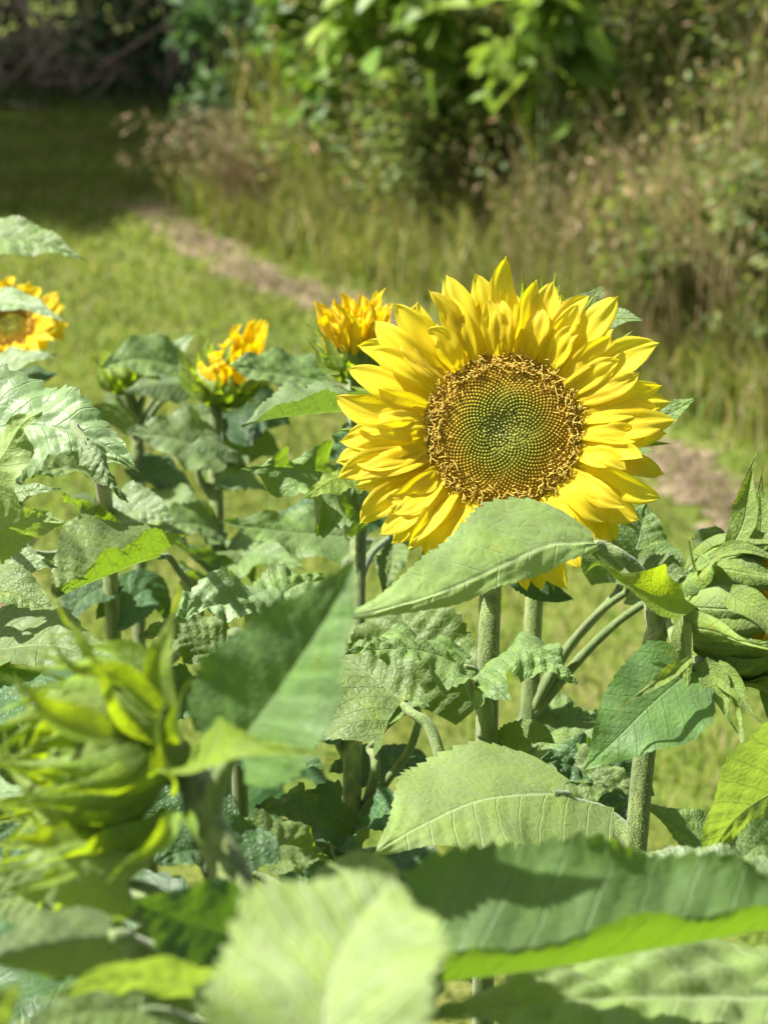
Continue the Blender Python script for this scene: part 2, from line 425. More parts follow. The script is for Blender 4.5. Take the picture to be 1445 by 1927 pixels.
def in_ell(n, c, r, shell=0.):
    v = unit(rng.normal(size=(n, 3))); rad = rng.uniform(shell, 1, (n, 1)) ** (1 / 2.2)
    return np.asarray(c) + v * rad * np.asarray(r)

# lawn grass
G1 = foliage_mat('lawn_grass', [(0, (.085, .165, .016)), (.4, (.14, .225, .028)), (.75, (.205, .25, .05)), (.9, (.33, .29, .12)), (1, (.44, .37, .20))], (.42, .45, .06), .45)
n = 95000
y = np.sqrt(rng.uniform(1.6 ** 2, 9.6 ** 2, n)); x = rng.uniform(-1, 1, n) * (.205 * y + .18)
base = np.c_[x, y, np.zeros(n)]
dist = np.abs(np.hypot(base[:, None, 0] - TC[None, ::6, 0], base[:, None, 1] - TC[None, ::6, 1]).min(1))
keep = (dist > .11) | (rng.uniform(size=n) < .26)
keep &= ~((x < -.36 - .075 * y) & (y < 3.5)) | (rng.uniform(size=n) < .08)
base = base[keep]; cl = .7 + .5 * np.sin(base[:, 0] * 9 + 2 * np.sin(base[:, 1] * 3)) * np.sin(base[:, 1] * 7)
tag(blades('grass', base, .032 * (.7 + .5 * np.clip(cl, 0, 1.4)), .0011 + .00035 * base[:, 1], .7, G1), 'short mown green lawn grass with yellowing patches around the dirt track', 'grass', kind='stuff')
G2 = foliage_mat('dry_grass', [(0, (.16, .12, .06)), (.5, (.26, .20, .12)), (1, (.36, .29, .19))], (.3, .24, .12), .25)
k = rng.integers(0, len(TC), 9000); off = rng.normal(0, .55, 9000) * TH[k]
bb = np.c_[TC[k] + tN[k] * off[:, None], np.full(9000, .004)]
tag(blades('dry_clippings', bb, .012, .0022, 2.2, G2), 'dead straw coloured grass lying along the worn track', 'dry grass', kind='stuff')

# ------------------------------------------------------------------ the overgrown bank beyond the lawn
BL = np.array([gnd(u, v)[:2] for u, v in [(1900, 1010), (1600, 870), (1445, 800), (1250, 715), (1050, 640), (800, 545), (600, 475), (480, 430), (400, 385)]])
BC, _ = spline(np.c_[BL, np.zeros(len(BL))], 200); BC = BC[:, :2]
BACK = np.array([.45, .89])
def bank(n, d0, d1, power=1.):
    k = rng.integers(0, len(BC), n); d = d0 + (d1 - d0) * rng.uniform(size=n) ** power
    p = BC[k] + BACK * d[:, None] + rng.normal(0, .06, (n, 2))
    return np.c_[p, np.zeros(n)], d
GB = foliage_mat('bank_grass', [(0, (.07, .13, .018)), (.4, (.13, .185, .03)), (.6, (.21, .215, .055)), (.8, (.34, .29, .13)), (1, (.48, .39, .22))], (.42, .46, .05), .42)
GD = foliage_mat('seed_grass', [(0, (.10, .13, .035)), (.3, (.17, .16, .06)), (.6, (.28, .20, .10)), (1, (.40, .29, .17))], (.4, .3, .15), .35)
LM = foliage_mat('weed_leaf', [(0, (.05, .10, .02)), (.4, (.10, .155, .035)), (.75, (.17, .22, .06)), (.93, (.27, .27, .10)), (1, (.33, .17, .07))], (.36, .46, .05), .42)
LB = foliage_mat('bright_leaf', [(0, (.04, .12, .014)), (.4, (.08, .20, .02)), (.75, (.17, .33, .03)), (1, (.34, .42, .04))], (.30, .46, .02), .40, .4)
LL = foliage_mat('lime_leaf', [(0, (.12, .22, .03)), (.5, (.19, .31, .045)), (1, (.30, .40, .06))], (.34, .48, .04), .42, .45)
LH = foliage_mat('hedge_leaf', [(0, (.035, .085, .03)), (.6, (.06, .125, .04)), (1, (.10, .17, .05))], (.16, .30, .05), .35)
LBR = foliage_mat('bramble_leaf', [(0, (.055, .10, .028)), (.5, (.10, .15, .045)), (.8, (.19, .21, .07)), (.93, (.30, .15, .06)), (1, (.40, .30, .16))], (.34, .42, .06), .4)
LDEAD = foliage_mat('dead_leaf', [(0, (.22, .145, .10)), (.5, (.32, .22, .155)), (1, (.46, .34, .25))], (.2, .13, .08), .2)
TW = plain_mat('twig', (.10, .075, .045), (.20, .16, .09), 30.)
TWG = plain_mat('green_twig', (.08, .11, .035), (.17, .19, .07), 30.)
TWD = plain_mat('dead_twig', (.30, .215, .155), (.52, .40, .30), 30.)

b, d = bank(24000, -.05, .6, 1.3)
tag(blades('bank_grass', b, .15 + .50 * np.clip(d, 0, 1), .0035, .55, GB), 'rank unmown grass along the foot of the overgrown bank', 'long grass', kind='stuff')
b, d = bank(15000, .25, 2.6)
tag(blades('tall_weeds', b, .40 + .35 * np.clip(d, 0, 1.5), .0045, .4, GB), 'tall mixed green and tan weeds massed on the overgrown bank', 'weeds', kind='stuff')
b, d = bank(26000, .3, 3.2); b[:, 2] = rng.uniform(.05, 1, len(b)) * np.clip(.35 + .65 * d, 0, 1.35)
keepm = (b[:, 0] > -.12 * b[:, 1] + .35) | (rng.uniform(size=len(b)) < .35)
tag(leaflets('herb_leaves', b[keepm], .032, LM), 'small leaved weeds and climbers tangled through the bank', 'weeds', kind='stuff')

def seed_grass(loc, n, h, spread, lean, label, mat=GD, dirn=None, heads=True, group=None):
    root = empty('dry_grass_clump', loc)
    tag(root, label, 'grass clump', group)
    a = rng.uniform(0, 2 * pi, n); r_ = spread * np.sqrt(rng.uniform(size=n))
    base = np.c_[np.cos(a) * r_, np.sin(a) * r_, np.zeros(n)] + np.asarray(loc)
    blades('stalks', base, h, .0024, lean, mat, root, .5, dirn)
    if heads:
        m = n * 2
        k = rng.integers(0, n, m)
        dd = np.asarray(dirn if dirn is not None else (0, 0, 0.))
        p = base[k] + np.c_[rng.normal(0, .10, m), rng.normal(0, .10, m), h * rng.uniform(.55, 1.05, m)] + dd * h * lean * .55
        leaflets('seed_heads', p, .028, mat, root, .8, .22)['kind'] = 'stuff'
    return root
def shrub(loc, label, h, r, mat, nleaf, lsize, cat='shrub', twm=TW, asp=.5, droop=.4, name='wild_shrub', clumps=14, zlow=.15, group=None):
    root = empty(name, loc); tag(root, label, cat, group)
    loc = np.asarray(loc); segs = []; pts = []
    for i in range(clumps):
        a = rng.uniform(0, 2 * pi); rr = r * math.sqrt(rng.uniform(.05, 1)); z = h * rng.uniform(zlow, 1)
        if z > .8 * h: rr *= .75
        tip = loc + np.array([cos(a) * rr, sin(a) * rr, z])
        midp = loc + np.array([cos(a) * rr * .35, sin(a) * rr * .35, z * .6])
        segs.append(([loc + [rng.normal(0, .03), rng.normal(0, .03), 0], midp, tip], .011 * h + .002, .0015))
        cr = r * rng.uniform(.25, .42)
        pts.append(in_ell(nleaf // clumps, tip, (cr, cr, cr * 1.1)))
        k = nleaf // clumps // 3
        f = rng.uniform(.35, 1, (k, 1))
        pts.append(midp * (1 - f) + tip * f + rng.normal(0, .05, (k, 3)))
    twigs('stems', segs, twm, root)
    pts = np.vstack(pts); pts = pts[pts[:, 2] > .02]
    leaflets('foliage', pts, lsize, mat, root, droop, asp)
    return root
shrub(gnd(585, 420), 'bright green glossy leaved sapling at the end of the dirt track', 1.25, .20, LB, 1700, .062, 'sapling', TWG, .62, .5, clumps=22, zlow=.12)
shrub(gnd(700, 300), 'dark green sapling in the shade behind the glossy sapling', 1.7, .4, LB, 1100, .07, 'sapling', TWG, .6, .4, clumps=18)
shrub(gnd(805, 490), 'lime green broad leaved sapling drooping over the bank', 1.0, .20, LL, 340, .12, 'sapling', TWG, .5, .5, clumps=13, zlow=.45)
shrub(gnd(1015, 560), 'lime leaved elder shoot arching above the tall weeds', 1.0, .15, LL, 240, .095, 'sapling', TWG, .42, .6, clumps=9, zlow=.62)
shrub(gnd(1160, 480), 'bramble bush with a few rusty red leaves on the bank', 1.15, .5, LBR, 5200, .030, 'bramble', TW, .6, .3, name='bramble_bush', clumps=26)
shrub(gnd(1370, 480), 'small leaved bush crowding the upper right of the bank', 1.5, .55, LBR, 5200, .027, 'bush', TW, .55, .3, name='bramble_bush', clumps=28)
shrub(gnd(1420, 700), 'dark low bush in shade at the right foot of the bank', .45, .28, LM, 1500, .035, 'bush', TW, .5, .3, clumps=14)
shrub(gnd(1000, 500), 'grey green herb thicket with pale tips in front of the brambles', .62, .42, LM, 3400, .027, 'herb thicket', TWG, .4, .2, name='herb_thicket', clumps=26)
shrub(gnd(760, 470), 'low brown and green herb thicket beside the glossy sapling', .75, .36, LM, 1600, .035, 'herb thicket', TWG, .4, .2, name='herb_thicket', clumps=20)
shrub(gnd(520, 330), 'dark green nettle patch behind the tan grass clump', .9, .35, LH, 1300, .06, 'nettles', TWG, .5, .4, name='nettle_patch', clumps=18)
seed_grass(gnd(490, 430), 240, .34, .10, .6, 'tan seeding grass clump leaning left over the track end', dirn=(-1.1, -.2, 0))
seed_grass(gnd(690, 400), 200, .6, .22, .45, 'reddish brown seeding grass between the two saplings')
seed_grass(gnd(860, 480), 260, .55, .25, .35, 'pale straw grass clump below the lime sapling')
seed_grass(gnd(1290, 700), 130, .55, .22, .45, 'buff seeding grass clump leaning out of the brambles', dirn=(-.3, -.3, 0))
seed_grass(gnd(1400, 720), 150, .62, .25, .45, 'tall rusty seeding grass at the right edge of the bank', dirn=(-.1, -.3, 0))
seed_grass(gnd(1120, 600), 260, .42, .22, .45, 'short fawn grass clump at the foot of the brambles')
seed_grass(gnd(1480, 640), 110, .85, .25, .45, 'tallest brown seeding grass beyond the right edge bush', dirn=(-.2, -.2, 0))

# dark hedge and dead brush at the far left, in the shade of the trees
def hedge(u, v, label, h, wx, wy, n):
    c = gnd(u, v); root = empty('hedge_bush', c); tag(root, label, 'hedge')
    p = c + np.c_[rng.uniform(-wx, wx, n), rng.uniform(0, wy, n), h * rng.uniform(.0, 1, n)]
    p += rng.normal(0, .08, p.shape); p = p[p[:, 2] > .01]
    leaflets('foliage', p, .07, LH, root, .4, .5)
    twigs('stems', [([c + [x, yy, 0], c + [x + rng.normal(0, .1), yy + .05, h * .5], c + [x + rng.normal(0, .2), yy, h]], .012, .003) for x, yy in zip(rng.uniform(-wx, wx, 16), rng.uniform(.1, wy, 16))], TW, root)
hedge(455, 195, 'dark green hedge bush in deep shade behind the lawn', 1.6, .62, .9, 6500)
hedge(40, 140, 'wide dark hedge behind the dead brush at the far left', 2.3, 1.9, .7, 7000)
hedge(760, 160, 'dark hedge behind the lime sapling at the top of the bank', 1.9, .9, .8, 6000)
c = gnd(130, 190); root = empty('dead_brush_pile', c); tag(root, 'brown pile of dead branches and vines beyond the shaded lawn', 'brush pile')
segs = []
for i in range(680):
    p = c + np.array([rng.uniform(-1.5, .78), rng.uniform(-.12, .9), 1.6 * rng.uniform(0, 1) ** 1.5])
    dv = unit(rng.normal(size=3) * [1., .6, 1.1]) * rng.uniform(.25, .9)
    q = p + dv; q[2] = max(q[2], .02); mm = (p + q) / 2 + rng.normal(0, .07, 3); mm[2] = max(mm[2], .02)
    segs.append(([p, mm, q], rng.uniform(.003, .011), .002))
twigs('branches', segs, TWD, root)
p = c + np.c_[rng.uniform(-1.6, .85, 5200), rng.uniform(.25, 1.1, 5200), 1.7 * rng.uniform(0, 1, 5200)]
leaflets('dead_leaves', p, .06, LDEAD, root, .8, .35)
b = c + np.c_[rng.uniform(-1.6, 1.2, 2500), rng.uniform(-.35, .25, 2500), np.zeros(2500)]
tag(blades('shade_grass', b, .07, .004, .6, foliage_mat('shade_grass', [(0, (.06, .11, .028)), (.7, (.09, .14, .035)), (1, (.28, .22, .13))], (.2, .3, .05), .35)), 'longer dark grass along the foot of the dead brush', 'long grass', kind='stuff')

# trees left of the view: their crowns throw the shade over the far lawn
def tree(loc, label, h, crown):
    loc = np.asarray(loc, float); root = empty('broadleaf_tree', loc); tag(root, label, 'tree', 'trees shading the far lawn')
    tube('trunk', [loc, loc + [.05, .02, h * .3], loc + [-.03, .05, h * .6], loc + [0, 0, h * .85]], [.16, .13, .09, .03], BARK, root, sides=14)
    segs = []; pts = []
    cx, cy, cz, rx, ry, rz = crown
    cc = loc + [cx, cy, cz]
    for i in range(46):
        t = in_ell(1, cc, (rx * .85, ry * .85, rz * .85), .2)[0]
        b0 = loc + [0, 0, h * rng.uniform(.3, .7)]
        segs.append(([b0, (b0 + t) / 2 + [0, 0, .12], t], .035, .006))
        pts.append(in_ell(270, t, (.5, .5, .42)))
    twigs('limbs', segs, BARK, root, 6)
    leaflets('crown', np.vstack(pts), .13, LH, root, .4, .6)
tree((-6.3, 7.35, 0), 'broadleaf tree nearest the lawn left of the view', 7.0, (.0, 0, 5.7, 1.1, .85, 1.4))
tree((-5.9, 9.0, 0), 'broadleaf tree farther left beside the dead brush', 7.4, (.1, 0, 5.8, 1.5, 1.3, 1.7))
tree((-5.25, 10.7, 0), 'farthest broadleaf tree behind the dead brush', 7.4, (.2, -.1, 5.9, 1.6, 1.2, 1.6))

# ------------------------------------------------------------------ sunflowers
class Plant:
    def __init__(self, label, stem, rad=.005, hairs=0, seed=1, zlow_top=None, mat=STEM):
        """stem = list of (u,v,d) from the head down; continues straight down to the ground"""
        pts = [at(*p) for p in stem]
        last = pts[-1]
        foot = last + np.array([rng.normal(0, .008), rng.normal(0, .01), 0]); foot[2] = 0
        if last[2] > .25: pts.append((last + foot) / 2)
        pts.append(foot)
        self.root = empty('sunflower', foot)
        tag(self.root, label, 'sunflower', 'sunflowers growing in the plot')
        self.C, self.s = spline(pts, 160)
        tube('stem', pts, [rad * .86, rad, rad * 1.05, rad * 1.2], mat, self.root, sides=16, hairs=hairs, n=110, seed=seed, groove=.035)
        self.seed = seed * 100
    def stem_at(self, z):
        o = np.argsort(self.C[:, 2])
        return np.array([np.interp(z, self.C[o, 2], self.C[o, k]) for k in range(3)])
    def leaf(self, pts, wpx, n, mat=LEAF, att=None, pet=True, prad=.0026, drop=.35, hairs=0, **k):
        """pts midrib pixels with depth (base first); wpx = (left, right) half width in pixels at the base depth"""
        self.seed += 1
        P = [at(*p) for p in pts] if not isinstance(pts[0], np.ndarray) else pts
        dd = pts[0][2] if not isinstance(pts[0], np.ndarray) else None
        f = dd / FPX if dd else 1.
        wl, wr = (wpx if isinstance(wpx, tuple) else (wpx, wpx))
        nn = cv(*n) if not isinstance(n, np.ndarray) else n
        if 'n1' in k and k['n1'] is not None: k['n1'] = cv(*k['n1'])
        o = surf('leaf', P, nn, wl * f, wr * f, mat, self.root, seed=self.seed, **k)
        if pet:
            b = P[0]; t = unit(P[1] - P[0]); L = np.linalg.norm(P[-1] - P[0])
            b2 = b + t * .10 * L + nn * -.0012
            if att is None:
                st = self.stem_at(max(.03, b[2]))
                hd = np.linalg.norm(st[:2] - b[:2])
                a = self.stem_at(max(.03, b[2] - drop * hd - .01))
                mids = [b * .6 + a * .4 + np.array([0, 0, .10 * hd])]
            else:
                ap = [at(*q) for q in att]
                a = ap[-1]; mids = ap[:-1] if len(ap) > 1 else [b * .55 + a * .45 + np.array([0, 0, .06 * np.linalg.norm(a - b)])]
            tube('petiole', [b - nn * .001, b - t * .006 - nn * .002] + mids + [a], [prad * .6, prad * .75, prad * .9, prad * 1.3], PETIOLE, o, sides=10, hairs=hairs, n=40, seed=self.seed)
        return o
    def low_leaves(self, zs, size=(.10, .15), mat=None, avoid=None):
        r = np.random.default_rng(self.seed + 77)
        ang = r.uniform(0, 6.28)
        for z in zs:
            ang += 2.4 + r.normal(0, .25)
            if avoid is not None:
                while avoid[0] < (ang % 6.283) < avoid[1]: ang += .6
            s0 = self.stem_at(z); L = r.uniform(*size)
            d = np.array([cos(ang), sin(ang), 0]); pl = r.uniform(.03, .07)
            b = s0 + d * pl + np.array([0, 0, pl * .55])
            p1 = b + d * L * .5 + np.array([0, 0, L * r.uniform(-.08, .15)])
            p2 = b + d * L * .92 + np.array([0, 0, -L * r.uniform(.15, .55)])
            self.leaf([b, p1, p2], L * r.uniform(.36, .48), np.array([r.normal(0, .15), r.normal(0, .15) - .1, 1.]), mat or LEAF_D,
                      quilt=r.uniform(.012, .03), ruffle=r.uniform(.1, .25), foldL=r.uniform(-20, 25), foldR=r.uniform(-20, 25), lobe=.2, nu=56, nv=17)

def bract_chain(head, pts, w, n, mat=BRACT, **k):
    P = [at(*p) for p in pts] if not isinstance(pts[0], np.ndarray) else pts
    a = dict(kind='bract', lobe=.0, teeth=0, tooth=0, foldL=12, foldR=12, cup=25, ruffle=.10, rfreq=1.5, quilt=.006, nu=44, nv=11, rough=.006)
    a.update(k)
    return surf('bract', P, n, w, w, mat, head, **a)

def ellipsoid_head(name, c, ax, R, back, front, mat, parent, sides=24):
    """receptacle: lathe about the axis, from the stalk (-back) to the rim (+front)"""
    ax = unit(ax); e1 = unit(np.cross(ax, [0.3, .2, .9])); e2 = np.cross(ax, e1)
    prof_ = [(-back - .25, .16), (-back, .26), (-back * .8, .62), (-back * .45, .90), (0, 1.), (front * .6, .96), (front, .80), (front * .95, .35)]
    th = np.linspace(0, 2 * pi, sides, endpoint=False)
    V = np.array([c + ax * a * R + (np.cos(t) * e1 + np.sin(t) * e2) * r * R for a, r in prof_ for t in th])
    I = np.arange(len(V)).reshape(len(prof_), sides); J = np.roll(I, -1, 1)
    F = [np.stack([I[:-1], J[:-1], J[1:], I[1:]], -1).reshape(-1, 4), I[0][::-1][None], I[-1][None]]
    return mk(name, V, F, mat, parent), e1, e2

def auto_bracts(head, c, ax, e1, e2, R, whorls, seed, mat=BRACT, cup=-18, ruf=.16, wob=.25):
    """whorls = list of (count, start angle from the stalk, end angle, radius factor, tip length/R, flare, width/R)"""
    r = np.random.default_rng(seed)
    for cnt, a0, a1, rf, tl, fl, wd in whorls:
        o = r.uniform(0, 6.28)
        for i in range(cnt):
            az = o + 2 * pi * i / cnt + r.normal(0, .12)
            rad = np.cos(az) * e1 + np.sin(az) * e2
            A0 = radians(a0 + r.normal(0, 5)); A1 = radians(a1 + r.normal(0, 10))
            pts = []
            rr = R * rf * (1 + r.normal(0, .05))
            for k in range(4):
                a = A0 + (A1 - A0) * k / 3
                pts.append(c + rr * (rad * np.sin(a) * 1.0 - ax * np.cos(a) * .85) * (1 + .02 * k))
            tg = unit(pts[-1] - pts[-2])
            d = unit(tg + rad * (fl + r.normal(0, wob)) + r.normal(0, .7 * wob, 3))
            l = tl * R * r.uniform(.7, 1.25)
            pts.append(pts[-1] + d * l * .5)
            pts.append(pts[-1] + unit(d + rad * fl * .5 + r.normal(0, .35, 3)) * l * .5)
            bract_chain(head, pts, wd * R * r.uniform(.85, 1.15), unit(rad * np.sin(A0) - ax * np.cos(A0) * .5), mat=mat, n1=unit(rad - tg * .3),
                        seed=int(r.integers(1e6)), cup=cup, foldL=-14, foldR=-14, ruffle=ruf)

def petal(head, c, ax, rad, r0, r1, z0, zm, zt, hw, mat, seed, cupv=3., **k):
    r = np.random.default_rng(seed)
    sd = np.cross(ax, rad)
    j = r.normal(0, .0022)
    P = [c + rad * r0 + ax * z0, c + rad * (r0 * .62 + r1 * .38) + ax * (zm * .7 + z0 * .3) + sd * j * .6, c + rad * (r0 * .27 + r1 * .73) + ax * (zm * .6 + zt * .4) + sd * j, c + rad * r1 + ax * zt]
    a = dict(kind='petal', lobe=0, teeth=0, tooth=0, foldL=r.uniform(-6, 14), foldR=r.uniform(-6, 14), cup=cupv, ruffle=.12, rfreq=1.2, quilt=0, ridge=.10,
             nu=40, nv=15, twist=r.normal(0, 10), rough=.010)
    a.update(k)
    return surf('petal', P, ax + rad * r.normal(-.1, .08) + sd * r.normal(0, .22), hw, hw * r.uniform(.85, 1.15), mat, head, seed=seed, **a)

def seed_disc(head, c, ax, e1, e2, R, N, seed=3, dome=.15, coarse=False):
    """phyllotaxis florets: fuzzy pale buds in the middle, beads, then curling anthers at the rim"""
    r = np.random.default_rng(seed)
    k = np.arange(N) + .5
    rho = np.sqrt(k / N); th = k * radians(137.50776)
    z = dome * R * (1 - rho ** 2) - .10 * R * np.exp(-(rho / .3) ** 2)
    pos = c + R * rho[:, None] * (np.cos(th)[:, None] * e1 + np.sin(th)[:, None] * e2) + z[:, None] * ax
    radv = np.cos(th)[:, None] * e1 + np.sin(th)[:, None] * e2
    sp = R * math.sqrt(pi / N)
    Vs, Fs, Cs, off = [], [], [], 0
    stops = np.array([0, .18, .38, .55, .68, .8, 1.0])
    cols = np.array([(.44, .44, .15), (.34, .34, .07), (.30, .29, .035), (.36, .28, .03), (.44, .29, .03), (.46, .28, .025), (.44, .27, .03)])
    ring = 6; a6 = np.linspace(0, 2 * pi, ring, endpoint=False)
    for i in range(N):
        q = rho[i]
        colr = np.array([np.interp(q, stops, cols[:, m]) for m in range(3)]) * r.uniform(.75, 1.2)
        nrm = unit(ax + radv[i] * .25 * q); u = unit(np.cross(nrm, e2)); v = np.cross(nrm, u)
        ww = sp * (.40 if q > .25 else .34) ; hh = sp * (.55 if q < .62 else .5) * r.uniform(.85, 1.15)
        lean = radv[i] * (-.35 * ww if q > .25 else 0) + r.normal(0, .45 if q < .3 else .08, 3) * ww
        lay = [(0, 1.1, .92), (.55, 1.0, .97), (.9, .68, 1.03)]
        V = np.array([pos[i] + nrm * hh * a + lean * a + (np.cos(t) * u + np.sin(t) * v) * ww * b for a, b, _ in lay for t in a6] + [pos[i] + nrm * hh * 1.08 + lean])
        C = np.array([colr * s for _, _, s in lay for t in a6] + [np.minimum(colr * 1.2, .9)])
        I = np.arange(18).reshape(3, 6); J = np.roll(I, -1, 1)
        Fq = np.stack([I[:-1], J[:-1], J[1:], I[1:]], -1).reshape(-1, 4) + off
        Ft = np.stack([I[2], J[2], np.full(6, 18)], -1) + off
        Vs.append(V); Cs.append(C); Fs += [Fq, Ft]; off += 19
    # base under the florets
    mr_ = 10; ms = 40
    rr = np.linspace(0.02, 1.03, mr_); tt = np.linspace(0, 2 * pi, ms, endpoint=False)
    V = np.array([c + R * q * (cos(t) * e1 + sin(t) * e2) + ax * (dome * R * (1 - q * q) - .10 * R * np.exp(-(q / .3) ** 2) - .0002) for q in rr for t in tt])
    I = np.arange(mr_ * ms).reshape(mr_, ms) ; J = np.roll(I, -1, 1)
    Fs.append(np.stack([I[:-1], J[:-1], J[1:], I[1:]], -1).reshape(-1, 4)[:, ::-1] + off); Vs.append(V)
    Cs.append(np.repeat(np.array([[.46, .31, .035] if q > .5 else [.25, .26, .04] for q in rr]), ms, 0))
    off += len(V)
    disc = mk('seed_disc', np.vstack(Vs), Fs, FLORET, head, vcol=np.vstack(Cs))
    # anthers
    Vs, Fs, Cs, off = [], [], [], 0
    na = int(N * .46)
    for i in range(na):
        q = r.uniform(.79, 1.04) if r.uniform() < .92 else r.uniform(.69, .77)
        a = r.uniform(0, 2 * pi); rd = cos(a) * e1 + sin(a) * e2; tg = -sin(a) * e1 + cos(a) * e2
        b = c + rd * R * q + ax * (dome * R * (1 - q * q))
        h = sp * r.uniform(1.3, 2.4) * (1.0 if q > .72 else .7); ln = r.normal(.25, .55); lt = r.normal(0, .6)
        P = [b, b + ax * h * .55 + rd * h * .12, b + ax * h * .9 + (rd * ln + tg * lt) * h * .45, b + ax * h * (.95 + r.normal(0, .15)) + (rd * ln + tg * lt) * h * .95 + tg * r.normal(0, .3) * h]
        V, F = tube_geo(P, [sp * .17, sp * .15, sp * .16, sp * .10], sides=5, n=9)
        g = r.uniform(.75, 1.15)
        c0 = np.array([.56, .38, .05]); c1 = np.array([.66, .46, .06]) * g; c2 = np.array([.84, .65, .18]) * g
        nr = len(V) // 5
        f = np.repeat(np.linspace(0, 1, nr), 5)[:, None]
        Cs.append(np.where(f < .5, c0 + (c1 - c0) * f * 2, c1 + (c2 - c1) * (f - .5) * 2)); Vs.append(V); Fs += [x + off for x in F]; off += len(V)
    an = mk('anthers', np.vstack(Vs), Fs, FLORET, head, vcol=np.vstack(Cs)); an['kind'] = 'stuff'
    return disc

# ---- main bloom
A = Plant('large fully open yellow sunflower in sharp focus with a green and brown disc', [(936, 840, 1.045), (930, 960, 1.035), (922, 1110, 1.0), (915, 1380, 1.0)], .0053, 2600, 1)
Pc = at(947, 812, 1.0); ax = cv(-.06, .06, 1); e1 = unit(RIGHT - (RIGHT @ ax) * ax); e2 = np.cross(ax, e1)
RD = 147 / FPX
headA, _, _ = ellipsoid_head('flower_head', Pc - ax * .018, ax, RD * 1.02, .55, .42, BRACT, A.root, 32)
seed_disc(headA, Pc, ax, e1, e2, RD, 1750)
TIPS = [(708, 62), (590, 120), (482, 130), (885, 160), (942, 218), (1022, 213), (1128, 222), (1213, 360), (1283, 398), (1290, 562), (1333, 612), (1342, 692),
        (1306, 742), (1303, 885), (1283, 985), (1206, 1065), (1122, 1140), (983, 1250), (932, 1322), (835, 1330), (742, 1305), (555, 1365), (440, 1240), (340, 1172),
        (228, 1115), (153, 1075), (70, 905), (62, 837), (75, 762), (58, 588), (106, 484), (140, 395), (208, 300), (285, 238), (372, 225)]
for i, (x, y) in enumerate(TIPS):
    du, dv = (600 + .4983 * x - 947), -(450 + .4983 * y - 812)
    r1 = math.hypot(du, dv) / FPX; rad = unit(du * e1 + dv * e2)
    z = [.002, -.004, .006][i % 3]
    petal(headA, Pc, ax, rad, RD * .90, r1, -.004, z + .002, z + .005 * sin(i * 2.3),   .0080 * min(1.15, .6 + .4 * r1 / .08), PETAL, 500 + i)
r_ = np.random.default_rng(11)
INN = 36
for i in range(INN):
    a = 2 * pi * (i + r_.uniform(-.3, .3)) / INN
    rad = cos(a) * e1 + sin(a) * e2
    rr = r_.uniform(.061, .077)
    petal(headA, Pc, ax, rad, RD * .92, rr, -.001, .006 + r_.uniform(0, .004),   .007 + r_.uniform(-.004, .007),   .0058, PETAL, 700 + i)
for i in range(32):
    a = 2 * pi * (i + r_.uniform(-.3, .3)) / 32
    rad = cos(a) * e1 + sin(a) * e2
    rr = r_.uniform(.066, .079)
    petal(headA, Pc, ax, rad, RD * .9, rr, -.006, -.004, -.003 + r_.uniform(-.006, .002), .0070, PETAL, 800 + i)
for i in range(20):
    a = 2 * pi * (i + r_.uniform(-.2, .2)) / 20; rad = cos(a) * e1 + sin(a) * e2
    b0 = Pc - ax * .020 + rad * .030
    bract_chain(headA, [b0, b0 + rad * .022 + ax * .004, b0 + rad * .038 + ax * r_.uniform(-.004, .004), b0 + rad * (.050 + r_.uniform(0, .008)) + ax * r_.uniform(-.01, .006)], .011, -ax, seed=900 + i)
for u0, v0, u1, v1, u2, v2, wd in [(980, 640, 985, 560, 982, 508, .006), (1030, 640, 1040, 560, 1046, 506, .007), (1015, 640, 1018, 560, 1020, 515, .004), (1050, 650, 1058, 565, 1068, 543, .006)]:
    bract_chain(headA, [at(u0, v0, 1.03), at(u1, v1, 1.03), at(u2, v2, 1.025)], wd, cv(0, .3, 1), seed=u0)
A.leaf([(905, 1272, .97), (985, 1225, .955), (1085, 1288, .94)], (95, 85), (.05, .85, .5), LEAF, att=[(908, 1300, .985), (912, 1385, .998)], quilt=.035, ruffle=.22, foldL=-15, foldR=-25, hairs=60, prad=.0032)
A.leaf([(872, 1252, .985), (765, 1222, .965), (648, 1232, .945)], (95, 85), (-.1, .88, .48), LEAF, att=[(905, 1330, 1.)], quilt=.03, ruffle=.2, foldL=-10, foldR=5)
A.leaf([(1060, 645, 1.07), (1125, 605, 1.07), (1214, 603, 1.06)], 48, (0, .6, .8), LEAF, att=[(1000, 760, 1.06), (935, 940, 1.037)], quilt=.006)
A.leaf([(1060, 650, 1.08), (1100, 575, 1.08), (1138, 536, 1.08)], 45, (-.2, .3, .9), LEAF, att=[(1000, 760, 1.07), (935, 930, 1.037)], quilt=.006)
A.leaf([(1165, 815, 1.07), (1245, 785, 1.07), (1312, 748, 1.06)], (48, 44), (0, .5, .85), LEAF, att=[(1050, 900, 1.06), (930, 1000, 1.03)], quilt=.01)
A.leaf([(1140, 835, 1.06), (1190, 850, 1.06), (1232, 850, 1.05)], 30, (0, .6, .8), LEAF, att=[(1050, 900, 1.06), (930, 990, 1.03)], quilt=.01)
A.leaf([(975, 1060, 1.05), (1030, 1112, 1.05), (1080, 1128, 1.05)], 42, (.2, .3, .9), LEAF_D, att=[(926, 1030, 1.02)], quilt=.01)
A.leaf([(757, 1322, 1.0), (672, 1255, 1.02), (585, 1222, 1.05)], (185, 60), (-.05, .86, .5), LEAF, att=[(800, 1358, .995), (832, 1430, .99), (908, 1530, 1.0)], quilt=.026, foldL=-6, foldR=18, ruffle=.1, hairs=50, prad=.0032)
A.leaf([(960, 1415, 1.0), (1005, 1385, .99), (1045, 1400, .98)], 45, (0, .5, .85), LEAF, att=[(914, 1440, 1.)], quilt=.01)
